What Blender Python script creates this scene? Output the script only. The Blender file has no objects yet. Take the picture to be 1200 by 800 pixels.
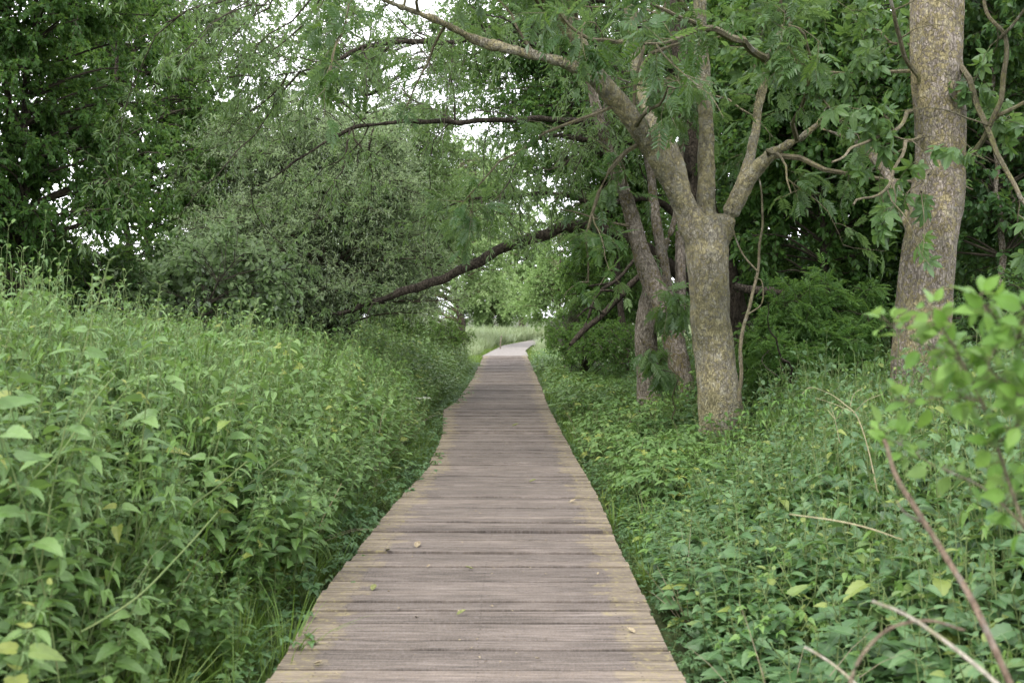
import bpy, math, random
import numpy as np
from mathutils import Vector, noise as mnoise
random.seed(7); RG = np.random.default_rng(11)
sc = bpy.context.scene; C = sc.collection
PI = math.pi
# ------------------------------------------------------------------ camera
F = 1167.0; H = 1.5; PITCH = math.atan(30/F)
cam_d = bpy.data.cameras.new('camera'); cam = bpy.data.objects.new('camera', cam_d); C.objects.link(cam)
cam.location = (0, 0, H); cam.rotation_euler = (PI/2-PITCH, 0, 0)
cam_d.sensor_width = 36; cam_d.lens = 35.0; cam_d.clip_start = .05; cam_d.clip_end = 3000
cam_d.dof.use_dof = True; cam_d.dof.focus_distance = 11.0; cam_d.dof.aperture_fstop = 3.6
sc.camera = cam
FW = np.array([0, math.cos(PITCH), -math.sin(PITCH)]); UP = np.array([0, math.sin(PITCH), math.cos(PITCH)])
def at(px, py, Y):
    d = FW + UP*(-(py-400)/F) + np.array([(px-600)/F, 0, 0])
    return np.array([0, 0, H]) + d*(Y/d[1])
GZ = -.17
# ------------------------------------------------------------------ render + light
sc.view_settings.view_transform = 'Standard'; sc.view_settings.look = 'None'; sc.view_settings.exposure = 0
sc.cycles.use_denoising = True
sc.cycles.max_bounces = 9; sc.cycles.diffuse_bounces = 6; sc.cycles.glossy_bounces = 2; sc.cycles.transmission_bounces = 5
sc.cycles.sample_clamp_indirect = 4; sc.cycles.use_adaptive_sampling = True; sc.cycles.adaptive_threshold = .012
W = bpy.data.worlds.new('World'); sc.world = W; W.use_nodes = True
nt = W.node_tree; nt.nodes.clear()
def N(nt, t, **k):
    n = nt.nodes.new(t)
    for a, b in k.items():
        if a.startswith('i_'): n.inputs[a[2:].replace('_', ' ')].default_value = b
        else: setattr(n, a, b)
    return n
SUN_EL, SUN_AZ = math.radians(52), math.radians(-145)
sky = N(nt, 'ShaderNodeTexSky', sky_type='NISHITA', sun_disc=False, sun_elevation=SUN_EL, sun_rotation=SUN_AZ, dust_density=3.0)
tc = N(nt, 'ShaderNodeTexCoord'); mp = N(nt, 'ShaderNodeMapping'); mp.inputs['Scale'].default_value = (1, 1, 2.5)
nz = N(nt, 'ShaderNodeTexNoise', i_Scale=2.2, i_Detail=6.0, i_Roughness=.6)
rp = N(nt, 'ShaderNodeValToRGB'); rp.color_ramp.elements[0].position = .3; rp.color_ramp.elements[1].position = .75
rp.color_ramp.elements[0].color = (.86, .87, .97, 1); rp.color_ramp.elements[1].color = (1, .99, 1, 1)
b1 = N(nt, 'ShaderNodeBackground'); b1.inputs['Strength'].default_value = .12
b2 = N(nt, 'ShaderNodeBackground'); b2.inputs['Strength'].default_value = 3.5
mx = N(nt, 'ShaderNodeMixShader'); mx.inputs[0].default_value = .86
ow = N(nt, 'ShaderNodeOutputWorld'); L = nt.links.new
L(tc.outputs['Generated'], mp.inputs[0]); L(mp.outputs[0], nz.inputs['Vector']); L(nz.outputs['Fac'], rp.inputs[0])
L(sky.outputs[0], b1.inputs[0]); L(rp.outputs[0], b2.inputs[0]); L(b1.outputs[0], mx.inputs[1]); L(b2.outputs[0], mx.inputs[2]); L(mx.outputs[0], ow.inputs[0])
sd = bpy.data.lights.new('sun', 'SUN'); so = bpy.data.objects.new('sun', sd); C.objects.link(so)
sd.energy = 3.2; sd.angle = math.radians(15); sd.color = (1, .96, .9)
sv = Vector((math.sin(SUN_AZ)*math.cos(SUN_EL), math.cos(SUN_AZ)*math.cos(SUN_EL), math.sin(SUN_EL)))
so.rotation_euler = sv.to_track_quat('Z', 'Y').to_euler(); so.location = (-10, 10, 30)
# ------------------------------------------------------------------ materials
def newmat(name):
    m = bpy.data.materials.new(name); m.use_nodes = True; m.node_tree.nodes.clear(); return m, m.node_tree
def ramp(nt, cols, pos=None):
    r = nt.nodes.new('ShaderNodeValToRGB'); e = r.color_ramp.elements
    while len(e) < len(cols): e.new(.5)
    for i, c in enumerate(cols):
        e[i].position = pos[i] if pos else i/(len(cols)-1); e[i].color = (*c, 1)
    return r
def mix(nt, a, b, fac, mode='MIX'):
    m = nt.nodes.new('ShaderNodeMix'); m.data_type = 'RGBA'; m.blend_type = mode
    for s, v in ((0, fac), (6, a), (7, b)):
        if isinstance(v, (int, float)): m.inputs[s].default_value = v
        elif isinstance(v, tuple): m.inputs[s].default_value = (*v, 1)
        else: nt.links.new(v, m.inputs[s])
    return m.outputs[2]
def math_(nt, op, a, b=0., c=None):
    m = nt.nodes.new('ShaderNodeMath'); m.operation = op
    for i, v in enumerate((a, b, c)):
        if v is None: continue
        if isinstance(v, (int, float)): m.inputs[i].default_value = v
        else: nt.links.new(v, m.inputs[i])
    return m.outputs[0]
def leaf_mat(name, cols, back=None, trans=.40, rough=.46, spec=.36, vein=True, patch=(.20, .24, .05), patch_amt=.25, pscale=.9, tcol=None):
    m, nt = newmat(name); L = nt.links.new
    a = N(nt, 'ShaderNodeAttribute', attribute_name='luv'); s = N(nt, 'ShaderNodeSeparateXYZ'); L(a.outputs['Vector'], s.inputs[0])
    cols = [(min(.5, c[0]*1.65), min(.6, c[1]*1.36), c[2]*1.25) for c in cols]; r = ramp(nt, cols, [0, .48, .94, 1.] if len(cols) == 4 else None); L(s.outputs[2], r.inputs[0]); col = r.outputs[0]
    g = N(nt, 'ShaderNodeNewGeometry'); n = N(nt, 'ShaderNodeTexNoise', i_Scale=pscale, i_Detail=3.0); L(g.outputs['Position'], n.inputs['Vector'])
    pr = ramp(nt, [(0, 0, 0), (1, 1, 1)], [.42, .72]); L(n.outputs['Fac'], pr.inputs[0])
    col = mix(nt, col, patch, math_(nt, 'MULTIPLY', pr.outputs[0], patch_amt))
    n2 = N(nt, 'ShaderNodeTexNoise', i_Scale=55., i_Detail=2.0); L(g.outputs['Position'], n2.inputs['Vector'])
    col = mix(nt, col, mix(nt, col, (.55, .55, .45), 1., 'MULTIPLY'), n2.outputs['Fac'])
    bump = None
    if vein:
        ux = math_(nt, 'ABSOLUTE', math_(nt, 'SUBTRACT', s.outputs[0], .5))
        mid = math_(nt, 'LESS_THAN', ux, .03)
        w = math_(nt, 'SINE', math_(nt, 'MULTIPLY', math_(nt, 'SUBTRACT', s.outputs[1], math_(nt, 'MULTIPLY', ux, .9)), 48.))
        w2 = math_(nt, 'MULTIPLY', math_(nt, 'POWER', math_(nt, 'ABSOLUTE', w), 6.), .35)
        f = math_(nt, 'MAXIMUM', math_(nt, 'MULTIPLY', mid, .5), w2)
        col = mix(nt, col, (.22, .30, .12), math_(nt, 'MULTIPLY', f, .45))
        bump = N(nt, 'ShaderNodeBump', i_Strength=.5, i_Distance=.004, invert=True); L(f, bump.inputs['Height'])
    if back: col = mix(nt, col, back, math_(nt, 'MULTIPLY', g.outputs['Backfacing'], .65))
    p = N(nt, 'ShaderNodeBsdfPrincipled', i_Roughness=rough); p.inputs['Specular IOR Level'].default_value = spec
    L(col, p.inputs['Base Color'])
    t = N(nt, 'ShaderNodeBsdfTranslucent')
    L(mix(nt, col, tcol or (.25, .40, .05), .5), t.inputs[0])
    if bump: L(bump.outputs[0], p.inputs['Normal'])
    mxs = N(nt, 'ShaderNodeMixShader'); mxs.inputs[0].default_value = trans
    L(p.outputs[0], mxs.inputs[1]); L(t.outputs[0], mxs.inputs[2]); o = N(nt, 'ShaderNodeOutputMaterial'); L(mxs.outputs[0], o.inputs[0])
    return m
def bark_mat(name, base, dark, lichen=None, amt=.5, scale=1., bumpd=.02, rough=.9):
    m, nt = newmat(name); L = nt.links.new
    g = N(nt, 'ShaderNodeNewGeometry'); mp = N(nt, 'ShaderNodeMapping'); mp.inputs['Scale'].default_value = (1, 1, .35); L(g.outputs['Position'], mp.inputs[0])
    n1 = N(nt, 'ShaderNodeTexNoise', i_Scale=26.*scale, i_Detail=7.0, i_Roughness=.65); L(mp.outputs[0], n1.inputs['Vector'])
    v = N(nt, 'ShaderNodeTexVoronoi', i_Scale=42.*scale, feature='DISTANCE_TO_EDGE'); 
    wv = N(nt, 'ShaderNodeTexNoise', i_Scale=12.*scale, i_Detail=3.0); L(mp.outputs[0], wv.inputs['Vector'])
    wm = N(nt, 'ShaderNodeVectorMath', operation='MULTIPLY_ADD'); wm.inputs[1].default_value = (.1, .1, .1); L(wv.outputs['Color'], wm.inputs[0]); L(mp.outputs[0], wm.inputs[2])
    L(wm.outputs[0], v.inputs['Vector'])
    vr = ramp(nt, [(0, 0, 0), (1, 1, 1)], [.0, .12]); L(v.outputs['Distance'], vr.inputs[0])
    r1 = ramp(nt, [dark, base, tuple(min(1, c*1.5) for c in base)], [.3, .5, .72]); L(n1.outputs['Fac'], r1.inputs[0])
    col = mix(nt, dark, r1.outputs[0], math_(nt, 'ADD', math_(nt, 'MULTIPLY', vr.outputs[0], .6), .4))
    hgt = math_(nt, 'ADD', n1.outputs['Fac'], math_(nt, 'MULTIPLY', vr.outputs[0], .35))
    if lichen:
        n2 = N(nt, 'ShaderNodeTexNoise', i_Scale=2.6, i_Detail=8.0, i_Roughness=.72); L(g.outputs['Position'], n2.inputs['Vector'])
        n3 = N(nt, 'ShaderNodeTexNoise', i_Scale=24., i_Detail=6.0, i_Roughness=.75); L(g.outputs['Position'], n3.inputs['Vector'])
        f = math_(nt, 'ADD', math_(nt, 'MULTIPLY', n2.outputs['Fac'], .45), math_(nt, 'MULTIPLY', n3.outputs['Fac'], .75))
        fr = ramp(nt, [(0, 0, 0), (1, 1, 1)], [.665-.07*amt, .70-.07*amt]); L(f, fr.inputs[0])
        n4 = N(nt, 'ShaderNodeTexNoise', i_Scale=9., i_Detail=4.0); L(g.outputs['Position'], n4.inputs['Vector'])
        lr = ramp(nt, [tuple(c*.6 for c in lichen), lichen, (lichen[0]*1.1, lichen[1]*1.2, lichen[2]*1.9)], [.35, .5, .72]); L(n4.outputs['Fac'], lr.inputs[0])
        col = mix(nt, col, lr.outputs[0], math_(nt, 'MULTIPLY', fr.outputs[0], .8)); hgt = math_(nt, 'ADD', hgt, math_(nt, 'MULTIPLY', fr.outputs[0], .3))
        n5 = N(nt, 'ShaderNodeTexNoise', i_Scale=5., i_Detail=6.0, i_Roughness=.7); mp5 = N(nt, 'ShaderNodeMapping'); mp5.inputs['Location'].default_value = (7, 3, 1); L(g.outputs['Position'], mp5.inputs[0]); L(mp5.outputs[0], n5.inputs['Vector'])
        f5 = ramp(nt, [(0, 0, 0), (1, 1, 1)], [.60, .66]); L(n5.outputs['Fac'], f5.inputs[0])
        col = mix(nt, col, (.30, .29, .27), math_(nt, 'MULTIPLY', f5.outputs[0], .6))
    nb_ = N(nt, 'ShaderNodeTexNoise', i_Scale=1.7, i_Detail=3.0); L(g.outputs['Position'], nb_.inputs['Vector']); rb_ = ramp(nt, [(.62, .64, .60), (1.12, 1.1, 1.08)], [.35, .65]); L(nb_.outputs['Fac'], rb_.inputs[0]); col = mix(nt, col, rb_.outputs[0], 1., 'MULTIPLY')
    b = N(nt, 'ShaderNodeBump', i_Strength=1., i_Distance=bumpd*1.8); L(hgt, b.inputs['Height'])
    p = N(nt, 'ShaderNodeBsdfPrincipled', i_Roughness=rough); p.inputs['Specular IOR Level'].default_value = .2
    L(col, p.inputs['Base Color']); L(b.outputs[0], p.inputs['Normal']); o = N(nt, 'ShaderNodeOutputMaterial'); L(p.outputs[0], o.inputs[0])
    return m
def plain_mat(name, c1, c2, scale=20., rough=.8, bump=.3):
    m, nt = newmat(name); L = nt.links.new
    g = N(nt, 'ShaderNodeNewGeometry'); n = N(nt, 'ShaderNodeTexNoise', i_Scale=scale, i_Detail=6.0, i_Roughness=.6); L(g.outputs['Position'], n.inputs['Vector'])
    r = ramp(nt, [c1, c2], [.35, .68]); L(n.outputs['Fac'], r.inputs[0])
    p = N(nt, 'ShaderNodeBsdfPrincipled', i_Roughness=rough); p.inputs['Specular IOR Level'].default_value = .25; L(r.outputs[0], p.inputs['Base Color'])
    b = N(nt, 'ShaderNodeBump', i_Strength=bump, i_Distance=.02); L(n.outputs['Fac'], b.inputs['Height']); L(b.outputs[0], p.inputs['Normal'])
    o = N(nt, 'ShaderNodeOutputMaterial'); L(p.outputs[0], o.inputs[0]); return m
M = {}
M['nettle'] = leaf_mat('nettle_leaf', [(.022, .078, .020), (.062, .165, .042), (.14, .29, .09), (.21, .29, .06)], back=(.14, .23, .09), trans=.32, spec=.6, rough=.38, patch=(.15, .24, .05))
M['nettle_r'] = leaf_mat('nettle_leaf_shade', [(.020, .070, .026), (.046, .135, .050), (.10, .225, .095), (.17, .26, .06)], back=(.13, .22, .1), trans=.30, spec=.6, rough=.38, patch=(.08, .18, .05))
M['stem'] = plain_mat('green_stem', (.10, .16, .05), (.17, .20, .08), 30.)
M['tassel'] = plain_mat('nettle_tassel', (.11, .19, .07), (.19, .27, .12), 60.)
M['grass'] = leaf_mat('grass_blade', [(.045, .11, .02), (.08, .18, .035), (.15, .25, .07)], vein=False, patch=(.24, .24, .1), rough=.5)
M['drygrass'] = leaf_mat('dry_grass', [(.15, .27, .14), (.23, .36, .22), (.32, .45, .34)], vein=False, patch=(.2, .28, .10), rough=.6, tcol=(.3, .3, .12))
M['strawblade'] = leaf_mat('straw_blade', [(.14, .13, .10), (.20, .19, .15), (.28, .28, .24)], vein=False, patch=(.2, .2, .12), rough=.6, tcol=(.3, .28, .12))
M['ash'] = leaf_mat('ash_leaf', [(.018, .058, .022), (.036, .098, .032), (.075, .155, .055)], back=(.11, .17, .10), rough=.36, vein=False, patch=(.09, .17, .03))
M['willow'] = leaf_mat('willow_leaf', [(.055, .125, .045), (.10, .20, .075), (.17, .30, .14)], back=(.24, .33, .2), trans=.48, vein=False, patch=(.12, .18, .05))
M['silver'] = leaf_mat('silver_willow_leaf', [(.17, .33, .15), (.25, .42, .22), (.32, .5, .31)], back=(.45, .52, .42), trans=.5, vein=False, patch=(.14, .2, .07))
M['dark'] = leaf_mat('alder_leaf', [(.020, .072, .018), (.042, .125, .030), (.08, .19, .048)], back=(.09, .18, .06), trans=.48, vein=False, patch=(.10, .2, .04))
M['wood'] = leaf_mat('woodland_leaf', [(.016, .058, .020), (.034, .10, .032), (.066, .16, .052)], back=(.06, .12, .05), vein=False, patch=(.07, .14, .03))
M['fresh'] = leaf_mat('fresh_leaf', [(.05, .14, .035), (.09, .22, .055), (.15, .31, .10)], back=(.15, .22, .08), vein=False, patch=(.2, .25, .05))
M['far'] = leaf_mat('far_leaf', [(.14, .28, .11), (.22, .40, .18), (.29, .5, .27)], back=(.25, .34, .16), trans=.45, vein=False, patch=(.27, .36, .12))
M['shrub'] = leaf_mat('shrub_leaf', [(.065, .19, .03), (.11, .27, .05), (.17, .36, .09)], back=(.22, .32, .14), patch=(.2, .36, .07), trans=.42, rough=.4)
M['broad'] = leaf_mat('broad_leaf', [(.025, .085, .028), (.05, .13, .045), (.085, .18, .07)], back=(.12, .2, .1), patch=(.1, .2, .04), rough=.33)
M['b_ash'] = bark_mat('ash_bark', (.35, .325, .255), (.14, .122, .09), (.40, .355, .19), 1.4)
M['b_grey'] = bark_mat('grey_pink_bark', (.33, .29, .25), (.15, .125, .10), (.36, .31, .15), 1.1)
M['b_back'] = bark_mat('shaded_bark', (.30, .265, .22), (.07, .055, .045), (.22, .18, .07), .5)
M['b_dark'] = bark_mat('willow_bark', (.085, .070, .054), (.026, .020, .016), None, 0, .8, .03)
M['twig'] = bark_mat('twig_bark', (.17, .15, .10), (.07, .06, .04), (.2, .19, .08), .5, 1.5, .004)
M['twigdark'] = plain_mat('dark_twig', (.03, .025, .018), (.07, .06, .04), 25.)
M['pale'] = bark_mat('pale_dead_stem', (.42, .39, .33), (.24, .21, .17), (.34, .31, .2), .6, 3., .002)
M['tan'] = bark_mat('tan_dead_stem', (.24, .18, .135), (.10, .07, .05), (.30, .26, .18), .6, 3., .002)
M['straw'] = plain_mat('straw_stem', (.28, .25, .14), (.42, .37, .24), 40.)
M['white'] = plain_mat('white_petal', (.55, .55, .47), (.8, .8, .74), 60.)
M['deadleaf'] = plain_mat('fallen_leaf', (.14, .10, .06), (.38, .33, .22), 90.)
M['greenfallen'] = plain_mat('fallen_green_leaf', (.10, .12, .04), (.22, .22, .09), 90.)
# ------------------------------------------------------------------ mesh accumulators
class Acc:
    def __init__(s): s.v = []; s.f = []; s.l = []; s.m = []; s.n = 0
    def add(s, v, f, l, m):
        s.v.append(v.reshape(-1, 3)); s.f.append(f.reshape(-1, 3)+s.n); s.l.append(l.reshape(-1, 3)); s.m.append(np.broadcast_to(m, (len(s.f[-1]),)).ravel()); s.n += len(s.v[-1])
    def inst(s, T, pos, R, sc_, rnd, amp=1.):
        tv, tf, tl, tm = T; n = len(pos)
        if n == 0: return
        sc_ = np.asarray(sc_, float)
        if sc_.ndim == 1: sc_ = sc_[:, None].repeat(3, 1)
        v = np.einsum('nvk,nkj->nvj', tv[None]*sc_[:, None, :], R)+pos[:, None]
        f = tf[None]+(np.arange(n)*len(tv))[:, None, None]
        l = np.broadcast_to(tl, (n,)+tl.shape).copy(); l[:, :, 2] = np.clip(l[:, :, 2]*amp+rnd[:, None], 0, 1)
        s.add(v, f, l, np.tile(tm, n))
    def build(s, name, mats, parent=None, smooth=False):
        me = bpy.data.meshes.new(name)
        v = np.concatenate(s.v).astype(np.float32); f = np.concatenate(s.f).astype(np.int32); l = np.concatenate(s.l).astype(np.float32); m = np.concatenate(s.m).astype(np.int32)
        if parent is not None: v = v-np.array(parent.location, np.float32)
        me.vertices.add(len(v)); me.vertices.foreach_set('co', v.ravel())
        me.loops.add(f.size); me.loops.foreach_set('vertex_index', f.ravel())
        me.polygons.add(len(f)); me.polygons.foreach_set('loop_start', np.arange(0, f.size, 3, dtype=np.int32))
        for x in mats: me.materials.append(M[x])
        me.polygons.foreach_set('material_index', m)
        me.polygons.foreach_set('use_smooth', np.full(len(f), smooth))
        a = me.attributes.new('luv', 'FLOAT_VECTOR', 'POINT'); a.data.foreach_set('vector', l.ravel())
        me.update(calc_edges=True)
        o = bpy.data.objects.new(name, me); C.objects.link(o)
        if parent is not None: o.parent = parent
        return o
def tag(o, label=None, cat=None, group=None, kind=None):
    for k, v in (('label', label), ('category', cat), ('group', group), ('kind', kind)):
        if v: o[k] = v
    return o
def thing(name, loc, label, cat, group=None):
    o = bpy.data.objects.new(name, None); C.objects.link(o); o.location = tuple(loc); return tag(o, label, cat, group)
def norm(a): return a/(np.linalg.norm(a, axis=-1, keepdims=True)+1e-9)
def frames(axis, up):
    a = norm(axis); x = norm(np.cross(a, up)); n = np.cross(x, a); return np.stack([x, a, n], 1)
def yaw_frames(yaw, tilt=0., tdir=None):
    n = len(yaw); c, s_ = np.cos(yaw), np.sin(yaw); z = np.zeros(n)
    R = np.stack([np.stack([c, s_, z], 1), np.stack([-s_, c, z], 1), np.stack([z, z, z+1], 1)], 1)
    t = np.broadcast_to(tilt, (n,)); td = RG.uniform(0, 2*PI, n) if tdir is None else tdir
    ax = np.stack([np.sin(t)*np.cos(td), np.sin(t)*np.sin(td), np.cos(t)], 1)
    x = norm(R[:, 0]-ax*np.sum(R[:, 0]*ax, 1, keepdims=True)); return np.stack([x, np.cross(ax, x), ax], 1)
def tubes(acc, P, rad, mat=0, sides=4, rnd=None):
    """P (n,k,3) polylines, rad (n,k)"""
    n, k, _ = P.shape; T = norm(np.gradient(P, axis=1)); ref = np.where(np.abs(T[..., 2:3]) > .9, np.array([1., 0, 0]), np.array([0, 0, 1.]))
    X = norm(np.cross(T, ref)); Y = np.cross(T, X); a = np.arange(sides)*2*PI/sides
    v = P[:, :, None]+rad[:, :, None, None]*(X[:, :, None]*np.cos(a)[:, None]+Y[:, :, None]*np.sin(a)[:, None])
    i = np.arange(k-1)[:, None]*sides; j = np.arange(sides)[None]; j2 = (j+1) % sides
    q = np.stack([i+j, i+j2, i+sides+j2, i+sides+j], -1).reshape(-1, 4); t = np.concatenate([q[:, [0, 1, 2]], q[:, [0, 2, 3]]])
    f = t[None]+(np.arange(n)*k*sides)[:, None, None]
    l = np.zeros((n, k, sides, 3)); l[..., 0] = .5; l[..., 2] = (RG.random(n) if rnd is None else rnd)[:, None, None]
    acc.add(v, f, l, mat)
# leaf templates: (verts, tris, luv, mats); length 1 along +Y, width w
def leaf_t(w=.5, fold=.12, droop=.15, kind='diamond', mat=0):
    if kind == 'diamond':
        v = [(0, 0, 0), (w/2, .42, fold), (0, 1, -droop), (-w/2, .42, fold)]; f = [(0, 1, 2), (0, 2, 3)]; u = [(.5, 0), (1, .4), (.5, 1), (0, .4)]
    elif kind == 'oval':
        ys = [.0, .22, .5, .78, 1.]; ws = [0, .38, .5, .36, 0]; v, u, f = shape(ys, ws, w, fold, droop)
    elif kind == 'point':
        v, u, f = shape([0, .12, .28, .45, .62, .78, .9, 1], [0, .26, .43, .5, .45, .29, .12, 0], w, fold, droop)
    elif kind == 'nettle':
        ys = [0, -.02, .12, .17, .32, .36, .52, .56, .72, .76, .88, 1]; ws = [0, .28, .45, .40, .47, .40, .38, .31, .26, .19, .12, 0]
        v, u, f = shape(ys, ws, w, fold, droop)
    elif kind == 'nettle_mid':
        v, u, f = shape([0, .12, .35, .7, 1], [0, .44, .46, .25, 0], w, fold, droop)
    v = np.array(v, float); l = np.zeros((len(v), 3)); l[:, :2] = u
    return v, np.array(f), l, np.full(len(f), mat)
def shape(ys, ws, w, fold, droop):
    k = len(ys); v = []; u = []
    for y, x in zip(ys, ws):
        z = -droop*y*y
        yc = max(0, y)
        v += [(0, yc, z), (x*w, y, z+fold*x), (-x*w, y, z+fold*x)]; u += [(.5, yc), (.5+x, y), (.5-x, y)]
    f = []
    for i in range(k-1):
        a, b = 3*i, 3*i+3
        for s_ in (1, 2):
            tr = []
            if ws[i] > 0: tr.append((a, a+s_, b))
            if ws[i+1] > 0: tr.append((a+s_ if ws[i] > 0 else a, b+s_, b))
            elif ws[i] > 0: pass
            f += tr if s_ == 1 else [t[::-1] for t in tr]
    return v, u, f
def pinnate_t(pairs=5, kind='diamond', lw=.36, droop=.35, spread=1.0, seed=0):
    r = np.random.default_rng(seed); A = Acc(); ll = leaf_t(lw, .1, .18, kind); pos = []; ax = []; scs = []
    curve = lambda t: np.array([0, t*(1-.12*t), -droop*t*t])
    for i in range(pairs):
        t = .22+.68*i/(pairs)
        for s_ in (-1, 1):
            pos.append(curve(t)); ax.append((s_*spread, .62, -.25+r.normal(0, .12))); scs.append(.36*(1-.25*abs(i/(pairs-1)-.45))*r.uniform(.9, 1.1))
    pos.append(curve(.92)); ax.append((0, 1, -.5)); scs.append(.36)
    pos = np.array(pos); ax = np.array(ax, float); A.inst(ll, pos, frames(ax, np.array([0, .2, 1.])+r.normal(0, .15, ax.shape)), np.array(scs), r.normal(0, .06, len(pos)))
    P = np.array([[curve(t) for t in (0, .35, .7, .95)]]); tubes(A, P, np.array([[.012, .009, .007, .004]]), 0, 3, np.array([.5]))
    return np.concatenate(A.v), np.concatenate(A.f), clipz(A), np.concatenate(A.m)
def clipz(A): return np.concatenate(A.l)
def palmate_t(n=5, kind='oval', seed=0):
    r = np.random.default_rng(seed); A = Acc(); ll = leaf_t(.42, .1, .3, kind); a = np.linspace(-1.9, 1.9, n)
    ax = np.stack([np.sin(a), np.cos(a), -.25+0*a], 1); A.inst(ll, np.zeros((n, 3))+[0, .25, 0], frames(ax, np.array([[0, 0, 1.]]).repeat(n, 0)), .75-.12*np.abs(a), r.normal(0, .05, n))
    tubes(A, np.array([[(0, 0, 0), (0, .12, .01), (0, .26, 0)]]), np.full((1, 3), .01), 0, 3, np.array([.5]))
    return np.concatenate(A.v), np.concatenate(A.f), clipz(A), np.concatenate(A.m)
LT = {'point': leaf_t(.56, .14, .3, 'point'), 'diamond': leaf_t(.55), 'narrow': leaf_t(.2, .05, .2), 'silver': leaf_t(.26, .06, .15), 'round': leaf_t(.8, .15, .2),
      'oval': leaf_t(.62, .15, .25, 'oval'), 'nettle': leaf_t(.62, .14, .30, 'nettle'), 'nmid': leaf_t(.6, .14, .3, 'nettle_mid'),
      'ash': pinnate_t(5, seed=1), 'ash_near': pinnate_t(6, 'nettle_mid', .34, seed=2), 'palm': palmate_t()}
# ------------------------------------------------------------------ deck edges from the photograph's plan
def dist(y): return H*F/(y-370.)*1.0
LE = [(800, 312), (710, 372), (635, 428), (590, 465), (548, 503), (520, 516), (505, 520), (480, 521), (470, 536), (445, 554), (417, 567), (410, 580), (404, 592)]
RE = [(800, 803), (700, 750), (620, 715), (575, 695), (532, 670), (485, 645), (445, 630), (417, 617), (410, 613), (404, 621)]
ld = np.array([dist(y) for y, x in LE]); lx = np.array([(x-600)/F*dist(y) for y, x in LE]); rd = np.array([dist(y) for y, x in RE]); rx = np.array([(x-600)/F*dist(y) for y, x in RE])
ld = np.r_[-5, ld, 62, 75, 95]; lx = np.r_[lx[0]-.06, lx, 1.2, 5., 14.]; rd = np.r_[-5, rd, 62, 75, 95]; rx = np.r_[rx[0]+.02, rx, 3.2, 7.4, 17.]
def ledge(d): return np.interp(d, ld, lx)
def redge(d): return np.interp(d, rd, rx)
# ------------------------------------------------------------------ ground
def terrain(x, y):
    s = np.sin(x*.9+1.3)*np.cos(y*.7)*.03+np.sin(x*.23)*np.sin(y*.31+2)*.06
    return GZ-.05+s*(np.abs(x) > 1.2)
xs = np.r_[-300, -150, -80, -50, np.arange(-30, 30.1, .6), 50, 80, 150, 300]; ys = np.r_[-60, -25, np.arange(-6, 70, .7), 80, 100, 150, 300, 900]
X, Y = np.meshgrid(xs, ys); Z = terrain(X, Y); V = np.stack([X, Y, Z], -1).reshape(-1, 3); nx = len(xs)
idx = (np.arange(len(ys)-1)[:, None]*nx+np.arange(nx-1)[None]).ravel()
fc = np.concatenate([np.stack([idx, idx+1, idx+nx+1], 1), np.stack([idx, idx+nx+1, idx+nx], 1)])
M['ground'] = plain_mat('soil_and_moss', (.035, .040, .018), (.06, .085, .03), 1.6, .95)
A = Acc(); A.add(V, fc, np.zeros_like(V), 0); g = A.build('ground', ['ground'], smooth=True); tag(g, kind='structure')
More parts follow.
